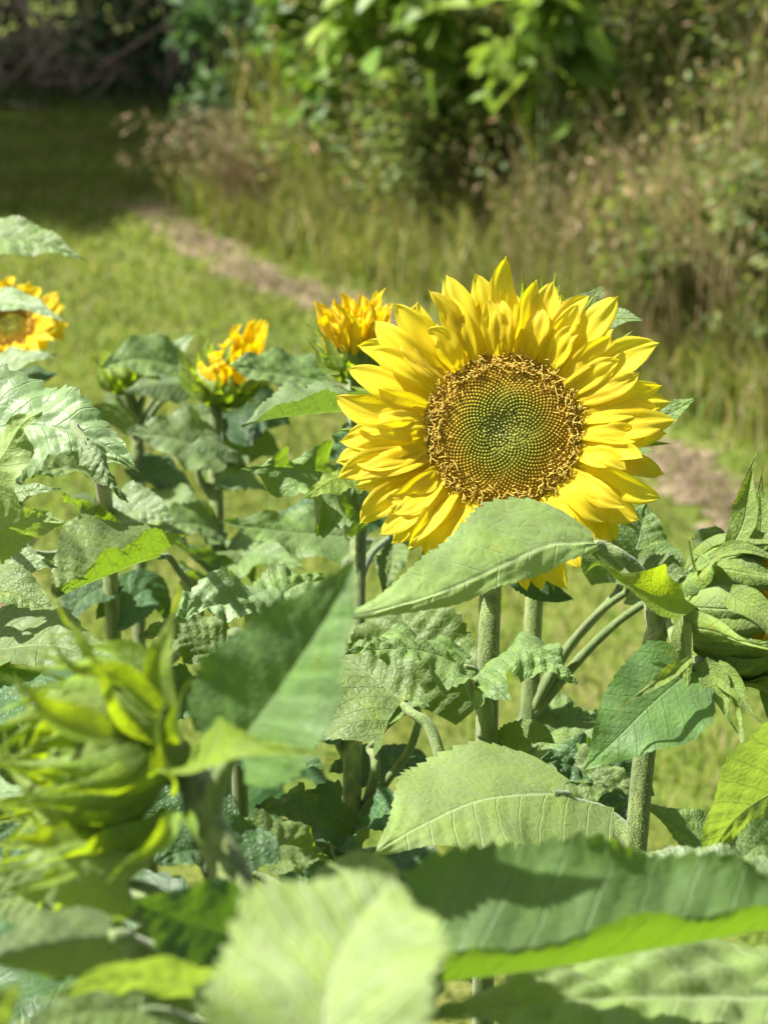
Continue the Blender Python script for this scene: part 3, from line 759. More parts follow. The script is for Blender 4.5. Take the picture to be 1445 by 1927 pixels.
A.low_leaves([.62, .55, .48, .40, .30, .2])

# ---- half open bud at the right edge, with the long pale leaf that crosses the bloom
B = Plant('sunflower with a closed green bud facing right and a long pale leaf crossing the bloom', [(1305, 1130, .955), (1262, 1128, .955), (1240, 1175, .952), (1215, 1380, .95), (1195, 1595, .948)], .0051, 5200, 2)
cB = at(1392, 1142, .93); axB = cv(.86, -.03, .48); RB = 128 * .93 / FPX
headB, f1, f2 = ellipsoid_head('flower_bud', cB, axB, RB, .70, .38, BRACT_G, B.root)
auto_bracts(headB, cB, axB, f1, f2, RB, [(13, 52, 128, 1.02, .9, -.25, .33), (12, 42, 108, 1.06, 1.2, .0, .31), (9, 32, 86, 1.10, 1.3, .3, .26)], 21, BRACT_G, -30, .12, .2)
for i in range(26):
    a = i * 2 * pi / 26; rd = cos(a) * f1 + sin(a) * f2
    petal(headB, cB, axB, rd, RB * .82, RB * .18, RB * .25, RB * .65, RB * .80, .006, PETAL_O, 1300 + i, foldL=-20, foldR=-20)
NB = cv(-.3, .2, 1)
for pts, wd, n in [
    ([(1288, 1128, .915), (1232, 1120, .90), (1168, 1090, .89), (1120, 1062, .885), (1100, 1080, .885)], 58 * .9 / FPX, cv(-.1, .45, .9)),
    ([(1292, 1125, .92), (1312, 1085, .915), (1302, 1040, .91), (1298, 1012, .91), (1306, 1016, .912)], 16 * .9 / FPX, cv(-1, .1, .6)),
    ([(1282, 1160, .91), (1288, 1220, .90), (1290, 1290, .895), (1272, 1348, .89)], 24 * .9 / FPX, cv(-.4, .1, 1)),
    ([(1375, 1030, .91), (1398, 985, .91), (1408, 905, .91), (1428, 828, .91)], 30 * .9 / FPX, cv(-.3, .2, 1)),
    ([(1425, 1030, .93), (1432, 985, .93), (1430, 920, .93), (1436, 872, .93)], 24 * .9 / FPX, cv(-.2, .2, 1)),
    ([(1320, 1245, .90), (1355, 1300, .895), (1370, 1350, .89), (1392, 1385, .89)], 30 * .9 / FPX, cv(-.2, -.1, 1)),
    ([(1345, 1255, .90), (1385, 1300, .89), (1410, 1340, .885), (1440, 1365, .88)], 26 * .9 / FPX, cv(.1, -.1, 1)),
    ([(1298, 1240, .89), (1230, 1290, .875), (1165, 1335, .87), (1140, 1365, .868)], 14 * .9 / FPX, cv(-.2, .3, 1)),
    ([(1335, 1055, .90), (1390, 1035, .89), (1450, 1050, .885), (1490, 1090, .88)], 20 * .9 / FPX, cv(-.1, .6, .8)),
    ([(1370, 1120, .885), (1420, 1150, .875), (1460, 1210, .87), (1475, 1260, .87)], 34 * .9 / FPX, cv(.1, .2, 1))]:
    bract_chain(headB, pts, wd, n, seed=int(pts[0][0]), ruffle=.2, mat=BRACT if pts[0][0] == 1288 else BRACT_G)
B.leaf([(1118, 1022, .93), (1040, 1022, .912), (949, 1062, .89), (774, 1135, .86), (625, 1169, .845)], (44, 132), (.12, .72, .68), LEAF_Y, att=[(1165, 1045, .935), (1212, 1095, .945), (1236, 1195, .952)],
       kind='lance', lobe=.03, quilt=.004, ruffle=.05, foldL=-26, foldR=6, cup=-6, tooth=.05, teeth=26, hairs=110, prad=.0036, nu=130, nv=31)
B.leaf([(1300, 1262, .90), (1215, 1335, .885), (1165, 1385, .88), (1095, 1450, .885)], (105, 100), (-.05, .30, 1), LEAF_S, att=[(1290, 1235, .92), (1262, 1165, .95)], quilt=.004, ruffle=.09, lobe=.08, foldL=12, foldR=6, kind='lance', tooth=.035)
B.leaf([(1037, 1494, .92), (905, 1506, .895), (800, 1548, .87), (700, 1612, .85)], (150, 175), (-.12, .66, .74), LEAF_Y, att=[(1075, 1512, .945), (1130, 1530, .955), (1192, 1585, .95)], quilt=.005, ruffle=.05, lobe=(.30, .16), kind='heart', foldL=2, foldR=-4, cup=-10, tooth=.05, teeth=24, hairs=160, prad=.0038, nu=130, nv=35)
B.low_leaves([.60, .5, .42, .32, .22])

# ---- plant right behind the main bloom
J = Plant('tall ribbed sunflower stem standing just behind the large bloom', [(1018, 900, 1.15), (1012, 1010, 1.15), (1006, 1100, 1.15), (994, 1370, 1.15)], .0050, 700, 3)
cJ = at(1020, 862, 1.16); axJ = cv(.2, .5, -.8)
headJ, g1, g2 = ellipsoid_head('flower_bud', cJ, axJ, .022, .7, .35, BRACT, J.root)
auto_bracts(headJ, cJ, axJ, g1, g2, .022, [(9, 48, 120, 1.05, .8, .0, .32), (9, 36, 95, 1.12, .9, .3, .3)], 31)
J.leaf([(1168, 1100, 1.12), (1195, 1035, 1.125), (1215, 945, 1.14)], (115, 100), (.1, -.05, 1), LEAF, att=[(1150, 1128, 1.12), (1062, 1228, 1.14), (1000, 1335, 1.15)], quilt=.015, ruffle=.12, prad=.003)
J.leaf([(1185, 1108, 1.08), (1240, 1080, 1.075), (1312, 1085, 1.07)], 62, (0, .75, .65), LEAF, att=[(1100, 1180, 1.11), (1000, 1345, 1.15)], quilt=.02, ruffle=.15)
J.leaf([(1330, 1040, 1.1), (1350, 1020, 1.1), (1385, 1010, 1.1)], 40, (0, .6, .8), LEAF, att=[(1150, 1180, 1.12), (1000, 1350, 1.15)], quilt=.02, ruffle=.15)
J.leaf([(1010, 1400, 1.14), (1065, 1360, 1.15), (1135, 1350, 1.18)], 85, (0, .8, .6), LEAF, quilt=.03, ruffle=.2)
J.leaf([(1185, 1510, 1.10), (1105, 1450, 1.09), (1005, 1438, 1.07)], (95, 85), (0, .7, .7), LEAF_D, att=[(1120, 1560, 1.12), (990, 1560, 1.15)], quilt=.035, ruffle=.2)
J.leaf([(1005, 1500, 1.10), (1080, 1470, 1.08), (1215, 1500, 1.06)], (85, 85), (0, .7, .7), LEAF, quilt=.04, ruffle=.25)
J.low_leaves([.6, .52, .42, .34, .24], mat=LEAF)

# ---- half open flower behind the bloom's left side
H = Plant('half open golden sunflower tucked behind the left petals of the large bloom', [(672, 705, 1.22), (674, 800, 1.22), (674, 950, 1.20), (670, 1150, 1.17), (663, 1400, 1.13), (662, 1590, 1.12)], .0050, 2000, 4)
cH = at(668, 668, 1.22); axH = cv(-.02, .95, .35); RH = 54 * 1.22 / FPX
headH, h1, h2 = ellipsoid_head('flower_head', cH, axH, RH, .6, .4, BRACT, H.root)
for w_, (cnt, sp_, ln_, z_) in enumerate([(17, 1.38, 125, .1), (17, 1.18, 112, .1), (14, .85, 85, .25), (10, .45, 70, .35)]):
    for i in range(cnt):
        a = 2 * pi * (i + .5 * w_ + random.uniform(-.25, .25)) / cnt; rd = cos(a) * h1 + sin(a) * h2
        l = ln_ * 1.22 / FPX * random.uniform(.82, 1.12)
        petal(headH, cH, axH, rd, RH * (.9 - .15 * w_), RH * sp_, RH * z_, l * .55, l * .88, .0047, PETAL_O, 1500 + 40 * w_ + i, foldL=25, foldR=25)
auto_bracts(headH, cH, axH, h1, h2, RH, [(12, 40, 100, 1.05, .8, .2, .28), (10, 30, 85, 1.12, 1.0, .6, .24)], 41)
for pts in [[(640, 700, 1.2), (612, 690, 1.2), (595, 660, 1.2), (572, 632, 1.2)], [(640, 690, 1.19), (620, 650, 1.19), (604, 625, 1.19), (594, 600, 1.19)]]:
    bract_chain(headH, [at(*p) for p in pts], .0035, cv(-.5, .3, 1), seed=int(pts[2][0]))
H.leaf([(705, 772, 1.2), (610, 778, 1.18), (520, 786, 1.165), (455, 805, 1.155)], (44, 125), (-.3, .70, .62), LEAF_P, att=[(690, 800, 1.21), (676, 860, 1.21)], quilt=.010, foldL=97, foldR=6, ruffle=.06, kind='lance', lobe=.06, tooth=.07)
H.leaf([(665, 905, 1.18), (590, 885, 1.16), (520, 880, 1.14), (448, 885, 1.13)], (125, 40), (-.1, .45, .9), LEAF, att=[(668, 960, 1.19), (672, 1010, 1.19)], quilt=.014, ruffle=.32, foldL=-5, foldR=20, lobe=.2)
H.leaf([(668, 900, 1.15), (620, 905, 1.13), (570, 940, 1.125)], (30, 42), (.1, -.55, -.8), BRACT, att=[(672, 960, 1.18)], quilt=.01, ruffle=.2, kind='lance', lobe=.05)
H.leaf([(612, 718, 1.42), (520, 702, 1.40), (430, 690, 1.38)], (62, 62), (-.05, .7, .72), LEAF, att=[(650, 745, 1.3), (674, 830, 1.22)], quilt=.016, ruffle=.12, kind='round', lobe=.1)
H.leaf([(650, 700, 1.45), (580, 688, 1.46), (505, 680, 1.47)], (30, 40), (0, .7, .7), LEAF, att=[(674, 840, 1.22)], quilt=.01)
H.leaf([(645, 1010, 1.36), (540, 1000, 1.35), (410, 982, 1.33)], (75, 60), (0, .68, .75), LEAF, att=[(650, 1060, 1.3), (671, 1120, 1.18)], quilt=.008, ruffle=.15)
H.leaf([(690, 1010, 1.40), (620, 985, 1.40), (500, 985, 1.42)], (80, 80), (0, .5, .85), LEAF_D, att=[(671, 1130, 1.18)], quilt=.008, ruffle=.12)
H.leaf([(785, 1330, 1.10), (770, 1225, 1.10), (740, 1105, 1.13)], (150, 135), (0, .25, 1), LEAF, att=[(782, 1380, 1.1), (720, 1480, 1.12), (662, 1560, 1.12)], quilt=.030, ruffle=.12, prad=.0026)
H.leaf([(640, 860, 1.24), (648, 820, 1.24), (655, 790, 1.24)], (25, 30), (-.5, .2, .8), LEAF_D, att=[(674, 900, 1.21)], quilt=.02, ruffle=.3)
H.leaf([(705, 1395, 1.12), (745, 1345, 1.10), (810, 1320, 1.08)], (50, 40), (.2, .6, .7), LEAF, att=[(703, 1420, 1.12), (685, 1530, 1.13)], quilt=.006, hairs=30)
H.leaf([(655, 1575, 1.1), (570, 1540, 1.08), (478, 1520, 1.06)], (100, 90), (-.05, .72, .68), LEAF_D, quilt=.035, ruffle=.22)
H.leaf([(680, 1570, 1.1), (730, 1535, 1.08), (810, 1520, 1.06)], (80, 90), (.1, .72, .68), LEAF_D, quilt=.04, ruffle=.25)
H.leaf([(655, 1615, 1.1), (620, 1650, 1.06), (560, 1690, 1.02)], 95, (-.05, .7, .7), LEAF_D, quilt=.03, ruffle=.2)
H.leaf([(740, 1020, 1.25), (735, 1070, 1.22), (720, 1120, 1.2)], (40, 40), (-.2, .5, .9), LEAF, att=[(700, 1040, 1.22), (673, 1100, 1.18)], quilt=.02, ruffle=.2)
H.leaf([(655, 1375, 1.13), (600, 1330, 1.15), (500, 1310, 1.17)], 80, (0, .8, .6), LEAF_D, att=[(640, 1385, 1.13), (662, 1440, 1.13)], quilt=.02)
H.leaf([(670, 1460, 1.14), (760, 1430, 1.16), (860, 1470, 1.18)], 60, (0, .85, .5), LEAF_D, quilt=.02)
H.low_leaves([.66, .6, .52, .45, .36, .28, .2])

# ---- bud with a fringe of golden petals, left of centre
Fp = Plant('sunflower bud just opening with a fringe of golden petals left of the half open flower', [(410, 752, 1.5), (405, 800, 1.5), (408, 950, 1.5), (412, 1110, 1.5)], .0050, 900, 5)
cF = at(424, 712, 1.5); axF = cv(.12, .82, .55); RF = 58 * 1.5 / FPX
headF, k1, k2 = ellipsoid_head('flower_bud', cF, axF, RF, .75, .3, BRACT, Fp.root)
auto_bracts(headF, cF, axF, k1, k2, RF, [(12, 45, 105, 1.04, .75, .15, .28), (12, 38, 92, 1.10, .9, .5, .26), (8, 32, 80, 1.14, .9, .8, .22)], 51)
for w_ in range(2):
    for i in range(16):
        a = 2 * pi * (i + .5 * w_) / 16; rd = cos(a) * k1 + sin(a) * k2
        opn = max(0., rd @ RIGHT * .8 + .42)                      # the right side has opened first
        petal(headF, cF, axF, rd, RF * .85, RF * (.3 + .75 * opn), RF * .22, RF * (.55 + .45 * opn), RF * (.6 + 1.3 * opn), .0056, PETAL_O, 1700 + 30 * w_ + i, foldL=15, foldR=15)
for pts in [[(378, 730, 1.48), (355, 700, 1.48), (345, 670, 1.48), (336, 645, 1.48)], [(372, 745, 1.47), (352, 725, 1.47), (340, 690, 1.47), (338, 655, 1.47)], [(395, 690, 1.45), (385, 660, 1.45), (392, 640, 1.45), (396, 625, 1.45)], [(425, 680, 1.46), (432, 655, 1.46), (440, 642, 1.46), (446, 630, 1.46)]]:
    bract_chain(headF, [at(*p) for p in pts], .0035, cv(-.5, .3, 1), seed=int(pts[1][0] * 3))
Fp.leaf([(420, 790, 1.54), (485, 770, 1.55), (548, 800, 1.56)], (85, 80), (0, .5, .85), LEAF_D, att=[(408, 870, 1.5)], quilt=.01, ruffle=.12)
Fp.leaf([(405, 840, 1.53), (470, 830, 1.54), (535, 860, 1.54)], (60, 70), (0, .5, .85), LEAF, att=[(408, 900, 1.5)], quilt=.012, ruffle=.12)
Fp.leaf([(395, 845, 1.48), (325, 825, 1.465), (232, 812, 1.45)], (85, 75), (-.1, .66, .75), LEAF_P, att=[(375, 880, 1.49), (404, 940, 1.5)], quilt=.012, ruffle=.1)
Fp.leaf([(432, 848, 1.47), (385, 838, 1.45), (338, 850, 1.44)], (36, 30), (0, .75, .65), LEAF_P, att=[(409, 905, 1.49)], quilt=.008, foldL=-25)
Fp.leaf([(350, 800, 1.52), (385, 780, 1.53), (420, 775, 1.54)], (40, 45), (0, .6, .8), LEAF, att=[(407, 890, 1.5)], quilt=.012)
Fp.leaf([(425, 1030, 1.48), (455, 1045, 1.46), (480, 1105, 1.45)], (34, 34), (.1, .7, .7), LEAF, att=[(411, 1085, 1.5)], quilt=.01)
Fp.leaf([(398, 1085, 1.49), (355, 1040, 1.45), (300, 1000, 1.40)], (85, 75), (-.1, .6, .8), LEAF_D, quilt=.015, ruffle=.15)
Fp.leaf([(400, 1120, 1.47), (370, 1080, 1.43), (330, 1075, 1.40)], (60, 60), (-.1, .6, .8), LEAF, quilt=.015, ruffle=.15)
Fp.leaf([(412, 1000, 1.49), (350, 985, 1.47), (285, 1010, 1.45)], (62, 58), (-.05, .65, .75), LEAF, quilt=.015, ruffle=.14)
Fp.leaf([(418, 1065, 1.47), (490, 1045, 1.45), (575, 1075, 1.43)], (66, 60), (.05, .65, .75), LEAF, quilt=.015, ruffle=.14)
Fp.leaf([(404, 905, 1.5), (455, 900, 1.52), (505, 925, 1.53)], (40, 44), (.05, .6, .8), LEAF_P, quilt=.012, ruffle=.12)
Fp.low_leaves([.52, .45, .38, .3, .2])

# ---- bud farther back
G_ = Plant('small green sunflower bud farthest back, left of the one with a fringe of petals', [(243, 735, 1.66), (252, 770, 1.66), (263, 920, 1.66), (262, 1150, 1.66)], .0050, 500, 6)
cG = at(232, 702, 1.65); axG = cv(-.1, .9, .35); RG = 44 * 1.65 / FPX
headG, m1, m2 = ellipsoid_head('flower_bud', cG, axG, RG, .7, .35, BRACT, G_.root)
auto_bracts(headG, cG, axG, m1, m2, RG, [(12, 42, 115, 1.05, .9, .1, .28), (12, 36, 95, 1.1, 1.0, .5, .26)], 61)
G_.leaf([(335, 690, 1.60), (262, 676, 1.58), (188, 692, 1.56)], (70, 62), (0, .6, .8), LEAF, att=[(310, 730, 1.62), (256, 815, 1.66)], quilt=.012, ruffle=.1)
G_.leaf([(285, 705, 1.66), (330, 660, 1.67), (372, 622, 1.67)], (30, 34), (-.1, .6, .8), LEAF_P, att=[(254, 800, 1.66)], quilt=.006)
G_.leaf([(340, 722, 1.57), (290, 722, 1.56), (230, 738, 1.55)], (40, 30), (0, .85, .5), LEAF_P, att=[(300, 760, 1.62), (258, 845, 1.66)], quilt=.006, foldL=-45)
G_.leaf([(262, 880, 1.64), (318, 905, 1.63), (372, 932, 1.62)], (48, 40), (0, .75, .65), LEAF_D, att=[(263, 930, 1.66)], quilt=.01, ruffle=.15)
G_.leaf([(240, 760, 1.68), (220, 755, 1.68), (205, 770, 1.68)], (26, 26), (0, .3, 1), LEAF_P, att=[(254, 810, 1.66)], quilt=.01, kind='round')
G_.leaf([(255, 800, 1.64), (205, 790, 1.62), (150, 815, 1.6)], (55, 52), (-.05, .62, .78), LEAF, quilt=.015, ruffle=.14)
G_.leaf([(270, 980, 1.62), (330, 960, 1.6), (395, 990, 1.58)], (62, 55), (.05, .62, .78), LEAF, quilt=.015, ruffle=.14)
G_.low_leaves([.50, .42, .34, .26])

# ---- open flower cut by the left edge
I_ = Plant('golden sunflower with a green disc, cut off by the left edge', [(20, 640, 1.64), (22, 720, 1.62), (30, 900, 1.6), (34, 1100, 1.6)], .0052, 0, 7)
cI = at(20, 612, 1.6); axI = cv(.02, .30, 1); i1 = unit(RIGHT - (RIGHT @ axI) * axI); i2 = np.cross(axI, i1); RI = 44 * 1.6 / FPX
headI, _, _ = ellipsoid_head('flower_head', cI - axI * .012, axI, RI, .6, .45, BRACT, I_.root)
seed_disc(headI, cI, axI, i1, i2, RI, 320, 5)
for w_ in range(2):
    for i in range(20):
        a = 2 * pi * (i + .5 * w_) / 20; rd = cos(a) * i1 + sin(a) * i2
        l = RI * (2.35 if abs(sin(a)) < .6 else 2.0) * random.uniform(.85, 1.1)
        petal(headI, cI, axI, rd, RI * .9, l, -.002, .006 + .006 * w_, .004 + .012 * w_, .0062, PETAL_O, 1900 + 30 * w_ + i)
auto_bracts(headI, cI - axI * .012, axI, i1, i2, RI * 1.1, [(12, 50, 95, 1.1, 1.6, .5, .28)], 71)
I_.leaf([(-60, 455, 1.5), (40, 450, 1.48), (160, 490, 1.46)], (52, 60), (.05, .55, .85), LEAF, att=[(-80, 560, 1.55), (21, 740, 1.62)], quilt=.012, ruffle=.12)
I_.leaf([(-50, 570, 1.48), (40, 572, 1.46), (122, 606, 1.44)], (36, 34), (.05, .7, .7), LEAF_P, att=[(-60, 640, 1.5), (24, 780, 1.61)], quilt=.010, ruffle=.1)
I_.leaf([(-50, 700, 1.45), (30, 680, 1.43), (108, 668, 1.42)], (45, 50), (.05, .7, .7), LEAF_P, att=[(26, 820, 1.6)], quilt=.010, ruffle=.1)
I_.leaf([(20, 740, 1.5), (60, 715, 1.5), (110, 705, 1.5)], (45, 50), (.05, .7, .7), LEAF_D, att=[(27, 850, 1.6)], quilt=.010, ruffle=.1)
I_.low_leaves([.62, .54, .46, .38, .3])

# ---- leafy plants along the left edge
D = Plant('leafy sunflower on the left with a big shiny grey green toothed leaf', [(188, 815, 1.12), (192, 900, 1.22), (200, 960, 1.28), (213, 1175, 1.30)], .0046, 300, 8)
D.leaf([(-90, 830, 1.02), (60, 800, 1.0), (160, 820, .99), (262, 890, .985)], (125, 110), (.06, .50, .86), LEAF_P, att=[(-60, 930, 1.05), (196, 1010, 1.28)], quilt=.014, ruffle=.20, tooth=.085, teeth=17, foldL=4, foldR=-6, cup=-10, nu=130, nv=35)
D.leaf([(165, 828, .965), (188, 855, .955), (205, 895, .95), (240, 946, .95)], (34, 38), (.5, .35, .8), LEAF_P, att=[(185, 815, 1.05), (189, 850, 1.17)], quilt=.03, ruffle=.3, foldL=-50, foldR=-45, kind='lance')
D.leaf([(200, 1050, 1.24), (170, 985, 1.22), (120, 930, 1.18)], (62, 60), (-.2, .4, .9), LEAF, quilt=.012)
D.leaf([(300, 1047, 1.15), (225, 1075, 1.12), (165, 1098, 1.10), (95, 1132, 1.07)], (52, 150), (-.08, .62, .78), LEAF, att=[(335, 1072, 1.17), (375, 1135, 1.2), (300, 1260, 1.27), (214, 1300, 1.30)], quilt=.022, lobe=.26, foldL=98, foldR=6, cup=4, ruffle=.08, nu=120, nv=31)
D.leaf([(205, 1100, 1.30), (150, 1130, 1.29), (125, 1200, 1.28)], (38, 40), (-.1, .6, .8), LEAF_D, quilt=.01)
D.leaf([(218, 1160, 1.30), (285, 1110, 1.32), (320, 1180, 1.33)], (50, 50), (.1, .5, .8), LEAF_D, quilt=.015)
D.leaf([(190, 905, 1.2), (130, 880, 1.17), (60, 900, 1.14)], (80, 75), (-.05, .62, .78), LEAF, quilt=.02, ruffle=.14)
D.leaf([(205, 985, 1.28), (270, 960, 1.27), (330, 985, 1.26)], (60, 62), (.05, .6, .8), LEAF_P, quilt=.02, ruffle=.14)
D.low_leaves([.62, .55, .5, .42, .33, .24])

Lp = Plant('sunflower outside the left edge whose yellow green leaves glow against the sun', [(-110, 860, .92), (-120, 1000, .92), (-125, 1200, .92)], .005, 0, 9)
Lp.leaf([(-60, 935, .90), (5, 860, .885), (45, 795, .88), (80, 775, .875)], (75, 85), (.15, -.45, -.9), LEAF_Y, quilt=.012, ruffle=.25, foldL=10, foldR=25)
Lp.leaf([(-70, 1030, .90), (40, 985, .885), (132, 985, .875)], (70, 75), (.05, .5, -.85), LEAF_Y, quilt=.010, ruffle=.12, tooth=.07)
Lp.leaf([(-60, 960, .93), (30, 930, .92), (115, 920, .915)], (40, 50), (.05, .75, .65), LEAF_P, quilt=.012, ruffle=.12)
Lp.leaf([(-70, 1130, 1.0), (20, 1115, .99), (108, 1165, .98)], (72, 60), (.05, .65, .75), LEAF, quilt=.012, ruffle=.15)
Lp.leaf([(-50, 1090, 1.08), (30, 1060, 1.06), (110, 1070, 1.05)], (70, 60), (.05, .65, .75), LEAF_P, quilt=.018, ruffle=.15)
Lp.leaf([(-80, 1240, .93), (80, 1215, .90), (245, 1262, .87)], (105, 95), (.0, .75, .66), LEAF, quilt=.010, ruffle=.12, nu=110)
Lp.leaf([(-60, 1330, .9), (30, 1320, .88), (120, 1360, .86)], (90, 95), (.0, .7, .7), LEAF_D, quilt=.012, ruffle=.12)
Lp.leaf([(-60, 1520, .78), (0, 1495, .76), (70, 1492, .75)], (45, 50), (.0, .7, .7), LEAF_P, quilt=.012, ruffle=.12)
Lp.low_leaves([.7, .62, .55, .46])

E = Plant('short crinkly leaved sunflower low down in the middle of the left group', [(440, 1190, 1.12), (445, 1260, 1.14), (450, 1420, 1.16)], .0044, 0, 10)
E.leaf([(510, 1200, 1.12), (425, 1140, 1.10), (325, 1175, 1.07)], (105, 95), (-.05, .75, .66), LEAF_P, att=[(447, 1290, 1.15)], quilt=.045, ruffle=.2)
E.leaf([(400, 1225, 1.12), (340, 1190, 1.12), (262, 1200, 1.12)], (60, 60), (-.05, .7, .7), LEAF, att=[(447, 1300, 1.15)], quilt=.03, ruffle=.2)
E.leaf([(500, 1150, 1.15), (560, 1100, 1.17), (640, 1110, 1.2)], (60, 60), (-.05, .7, .7), LEAF, att=[(447, 1280, 1.15)], quilt=.03, ruffle=.2)
E.leaf([(430, 1340, 1.14), (330, 1320, 1.12), (240, 1340, 1.1)], (95, 90), (0, .75, .66), LEAF_D, quilt=.03, ruffle=.2)
E.leaf([(470, 1400, 1.12), (540, 1420, 1.1), (610, 1450, 1.08)], (90, 90), (0, .75, .66), LEAF_D, quilt=.03, ruffle=.2)
E.low_leaves([.62, .56, .48, .4, .3, .2])

# ---- big bud close to the camera, lower left
Cc = Plant('sunflower with a large lime green bud close to the camera, pointing left', [(318, 1450, .655), (352, 1455, .652), (385, 1540, .64), (430, 1640, .63), (470, 1745, .62)], .0056, 1800, 11)
cC = at(192, 1420, .645); axC = cv(-.93, .04, .22); RC = 160 * .645 / FPX
headC, n1_, n2_ = ellipsoid_head('flower_bud', cC, axC, RC * .98, .80, .40, BRACT, Cc.root)
auto_bracts(headC, cC, axC, n1_, n2_, RC, [(13, 58, 124, 1.02, 1.0, -.15, .31), (13, 46, 106, 1.07, 1.2, .12, .31), (10, 34, 84, 1.13, 1.35, .5, .28)], 91, BRACT, -26, .14, .24)
for i in range(22):
    a = i * 2 * pi / 22; rd = cos(a) * n1_ + sin(a) * n2_
    petal(headC, cC, axC, rd, RC * .72, RC * .12, RC * .25, RC * .50, RC * .62, .004, BRACT, 2300 + i, foldL=-20, foldR=-20)
for pts, wd, n in [
    ([(350, 1445, .625), (440, 1412, .590), (540, 1415, .580), (655, 1422, .575)], 78 * .6 / FPX, cv(0, .55, .85)),
    ([(335, 1480, .60), (318, 1440, .585), (300, 1400, .58), (300, 1330, .58)], 26 * .6 / FPX, cv(-.8, .1, .8)),
    ([(330, 1530, .60), (290, 1590, .59), (230, 1630, .585), (200, 1665, .58)], 24 * .6 / FPX, cv(-.2, -.4, 1)),
    ([(300, 1340, .62), (230, 1285, .61), (130, 1250, .60), (100, 1190, .60), (110, 1180, .6)], 40 * .6 / FPX, cv(-.1, .7, .8)),
    ([(320, 1330, .63), (300, 1260, .63), (320, 1180, .63), (345, 1100, .63)], 34 * .6 / FPX, cv(-.2, .1, 1)),
    ([(340, 1400, .61), (330, 1340, .60), (345, 1300, .60), (358, 1280, .6)], 20 * .6 / FPX, cv(-.4, .1, 1)),
    ([(300, 1310, .66), (230, 1230, .66), (160, 1215, .66), (110, 1205, .66)], 38 * .66 / FPX, cv(-.1, .7, .8)),
    ([(210, 1390, .55), (110, 1350, .54), (20, 1280, .535), (-20, 1270, .535)], 46 * .55 / FPX, cv(-.1, .6, .85)),
    ([(150, 1580, .57), (90, 1590, .56), (30, 1580, .555), (-20, 1600, .55)], 36 * .55 / FPX, cv(-.1, .5, .85)),
    ([(140, 1640, .58), (90, 1660, .57), (40, 1680, .565), (10, 1710, .56)], 22 * .55 / FPX, cv(-.1, .5, .85)),
    ([(350, 1530, .625), (365, 1560, .62), (372, 1580, .618), (390, 1590, .617)], 16 * .6 / FPX, cv(.2, .2, 1))]:
    bract_chain(headC, pts, wd, n, seed=int(pts[0][0]) * 7, ruffle=.18)
Cc.leaf([(452, 1395, .628), (540, 1275, .617), (612, 1165, .611), (672, 1042, .607)], (150, 140), (-.28, .38, .88), LEAF_C, att=[(420, 1450, .635), (392, 1555, .64)], quilt=.006, ruffle=.07, foldL=30, foldR=2, lobe=.10, kind='leaf', nu=120, nv=31, prad=.003)
Cc.leaf([(436, 1760, .615), (345, 1735, .60), (240, 1690, .585)], (115, 92), (.1, .35, .95), LEAF_D, att=[(470, 1755, .618)], quilt=.008, ruffle=.08, lobe=.2)  # the bud's shade on this leaf comes from its darker material
Cc.leaf([(205, 1762, .585), (100, 1775, .57), (-50, 1810, .555)], (80, 90), (-.05, .72, .70), LEAF_P, att=[(232, 1770, .595), (478, 1850, .62)], quilt=.010, foldL=-65, foldR=2, ruffle=.06, prad=.004)
Cc.leaf([(370, 1858, .56), (225, 1845, .545), (80, 1885, .535)], (62, 52), (0, .55, -.83), LEAF_Y, att=[(420, 1900, .58), (482, 1960, .62)], quilt=.012, ruffle=.12)
Cc.leaf([(-60, 1960, .5), (0, 1890, .5), (45, 1850, .5)], (60, 55), (0, .55, -.83), LEAF_Y, att=[(200, 2050, .55), (482, 2000, .62)], quilt=.012, ruffle=.12)
Cc.leaf([(330, 1790, .64), (220, 1800, .63), (100, 1850, .62)], (90, 70), (0, .8, .6), LEAF, quilt=.03, ruffle=.2)
Cc.leaf([(430, 1900, .62), (340, 1890, .60), (230, 1930, .58)], (70, 70), (0, .8, .6), LEAF, quilt=.01, ruffle=.1)
Cc.leaf([(150, 1690, .66), (60, 1680, .66), (-60, 1720, .66)], (90, 90), (0, .6, .8), LEAF, att=[(300, 1740, .66), (470, 1780, .62)], quilt=.02, ruffle=.1)
Cc.leaf([(240, 1660, .63), (120, 1640, .62), (-30, 1680, .61)], (85, 80), (-.15, .6, .78), LEAF_Y, att=[(330, 1700, .63), (466, 1740, .62)], quilt=.012, ruffle=.14, foldL=-40)
Cc.leaf([(260, 1900, .56), (160, 1905, .55), (40, 1930, .54)], (75, 70), (-.1, .7, .7), LEAF, att=[(360, 1930, .58), (478, 1950, .62)], quilt=.014, ruffle=.14)
Cc.leaf([(475, 1640, .80), (385, 1600, .80), (285, 1630, .78)], (95, 85), (-.1, .6, .8), LEAF_D, att=[(500, 1700, .75), (478, 1800, .62)], quilt=.02, ruffle=.16)
Cc.leaf([(490, 1620, .84), (540, 1590, .86), (620, 1620, .88)], (80, 75), (.1, .6, .8), LEAF, att=[(500, 1700, .75), (478, 1820, .62)], quilt=.025, ruffle=.2)
Cc.leaf([(150, 1620, .75), (50, 1590, .75), (-60, 1620, .75)], (90, 85), (-.1, .6, .8), LEAF_D, att=[(300, 1720, .7), (478, 1840, .62)], quilt=.02, ruffle=.16)
Cc.leaf([(400, 1560, .86), (300, 1530, .86), (180, 1560, .86)], (95, 85), (-.1, .55, .8), LEAF_D, att=[(460, 1650, .8), (478, 1860, .62)], quilt=.02, ruffle=.16)
Cc.leaf([(60, 1480, .88), (0, 1440, .88), (-80, 1470, .88)], (100, 95), (-.1, .55, .8), LEAF, att=[(200, 1650, .8), (478, 1880, .62)], quilt=.02, ruffle=.16)
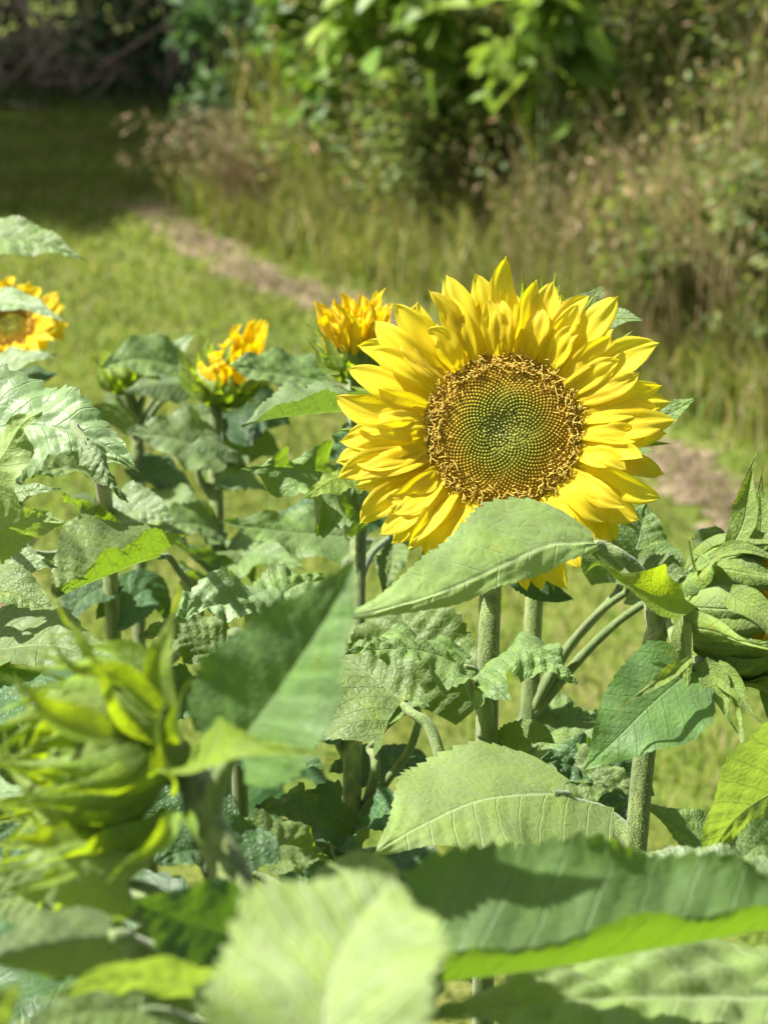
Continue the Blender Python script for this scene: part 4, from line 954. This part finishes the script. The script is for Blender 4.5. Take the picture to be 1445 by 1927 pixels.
Cc.low_leaves([.80, .74, .68, .6, .5, .4], size=(.10, .14))

# ---- leaves closest to the camera
Mm = Plant('leafy sunflower nearest the camera with a broad shaded leaf and a pale blurred leaf', [(730, 1960, .585), (735, 2050, .58), (740, 2300, .58)], .0052, 0, 12)
Mm.leaf([(835, 1852, .61), (980, 1830, .612), (1180, 1795, .622), (1560, 1730, .652)], (248, 105), (.02, .62, .78), LEAF_S, att=[(800, 1885, .595), (735, 1975, .585)], quilt=.0055, lobe=.22, foldL=4, foldR=92, curl=30, cup=4, ruffle=.10, tooth=.055, teeth=24, prad=.0036, nu=140, nv=41, kind='round')
Mm.leaf([(600, 2060, .44), (612, 1900, .445), (650, 1770, .46), (745, 1650, .48)], (240, 235), (-.25, .55, .8), LEAF_F, att=[(640, 2100, .5), (738, 2180, .58)], quilt=.012, ruffle=.09, kind='round', lobe=.1, foldL=12, foldR=10, tooth=.08, nu=110, nv=31)
Mm.leaf([(650, 1800, .62), (680, 1700, .62), (700, 1600, .63)], (120, 105), (.1, .55, .85), LEAF_F, att=[(690, 1890, .6), (732, 2010, .583)], quilt=.012, kind='round', ruffle=.1)
Mm.leaf([(1480, 1880, .68), (1120, 1885, .65), (770, 1925, .61)], (150, 130), (0, .82, .57), LEAF_Y, att=[(1500, 1900, .68), (738, 2240, .58)], quilt=.02, ruffle=.12)
Mm.low_leaves([.82, .74, .66, .56], size=(.09, .12))

Nn = Plant('sunflower outside the right edge with a sunlit toothed leaf hanging into view', [(1570, 1440, .88), (1575, 1600, .88), (1580, 1900, .88)], .005, 0, 13)
Nn.leaf([(1545, 1470, .86), (1440, 1500, .85), (1370, 1555, .845), (1325, 1640, .84)], (75, 195), (.5, -.30, .8), LEAF_Y, quilt=.008, ruffle=.06, foldL=6, foldR=4, tooth=.05, teeth=22, lobe=.1, nu=120, nv=31)
Nn.leaf([(1440, 1650, .96), (1320, 1585, .965), (1205, 1510, .97)], (36, 95), (0, .7, .7), LEAF, att=[(1500, 1680, .93), (1578, 1760, .88)], quilt=.008, foldL=-30, tooth=.06)
Nn.leaf([(1470, 1690, .80), (1345, 1640, .80), (1205, 1605, .82)], (60, 70), (0, .72, .7), LEAF_P, att=[(1579, 1820, .88)], quilt=.014, ruffle=.12, tooth=.08)
Nn.leaf([(1500, 1360, .93), (1460, 1330, .93), (1425, 1290, .93)], (40, 40), (0, .5, .85), LEAF, att=[(1572, 1500, .88)], quilt=.01)
Nn.leaf([(1480, 1610, .84), (1430, 1590, .83), (1380, 1640, .82)], (60, 60), (0, .5, .85), LEAF, quilt=.01)
Nn.low_leaves([.62, .5, .38])
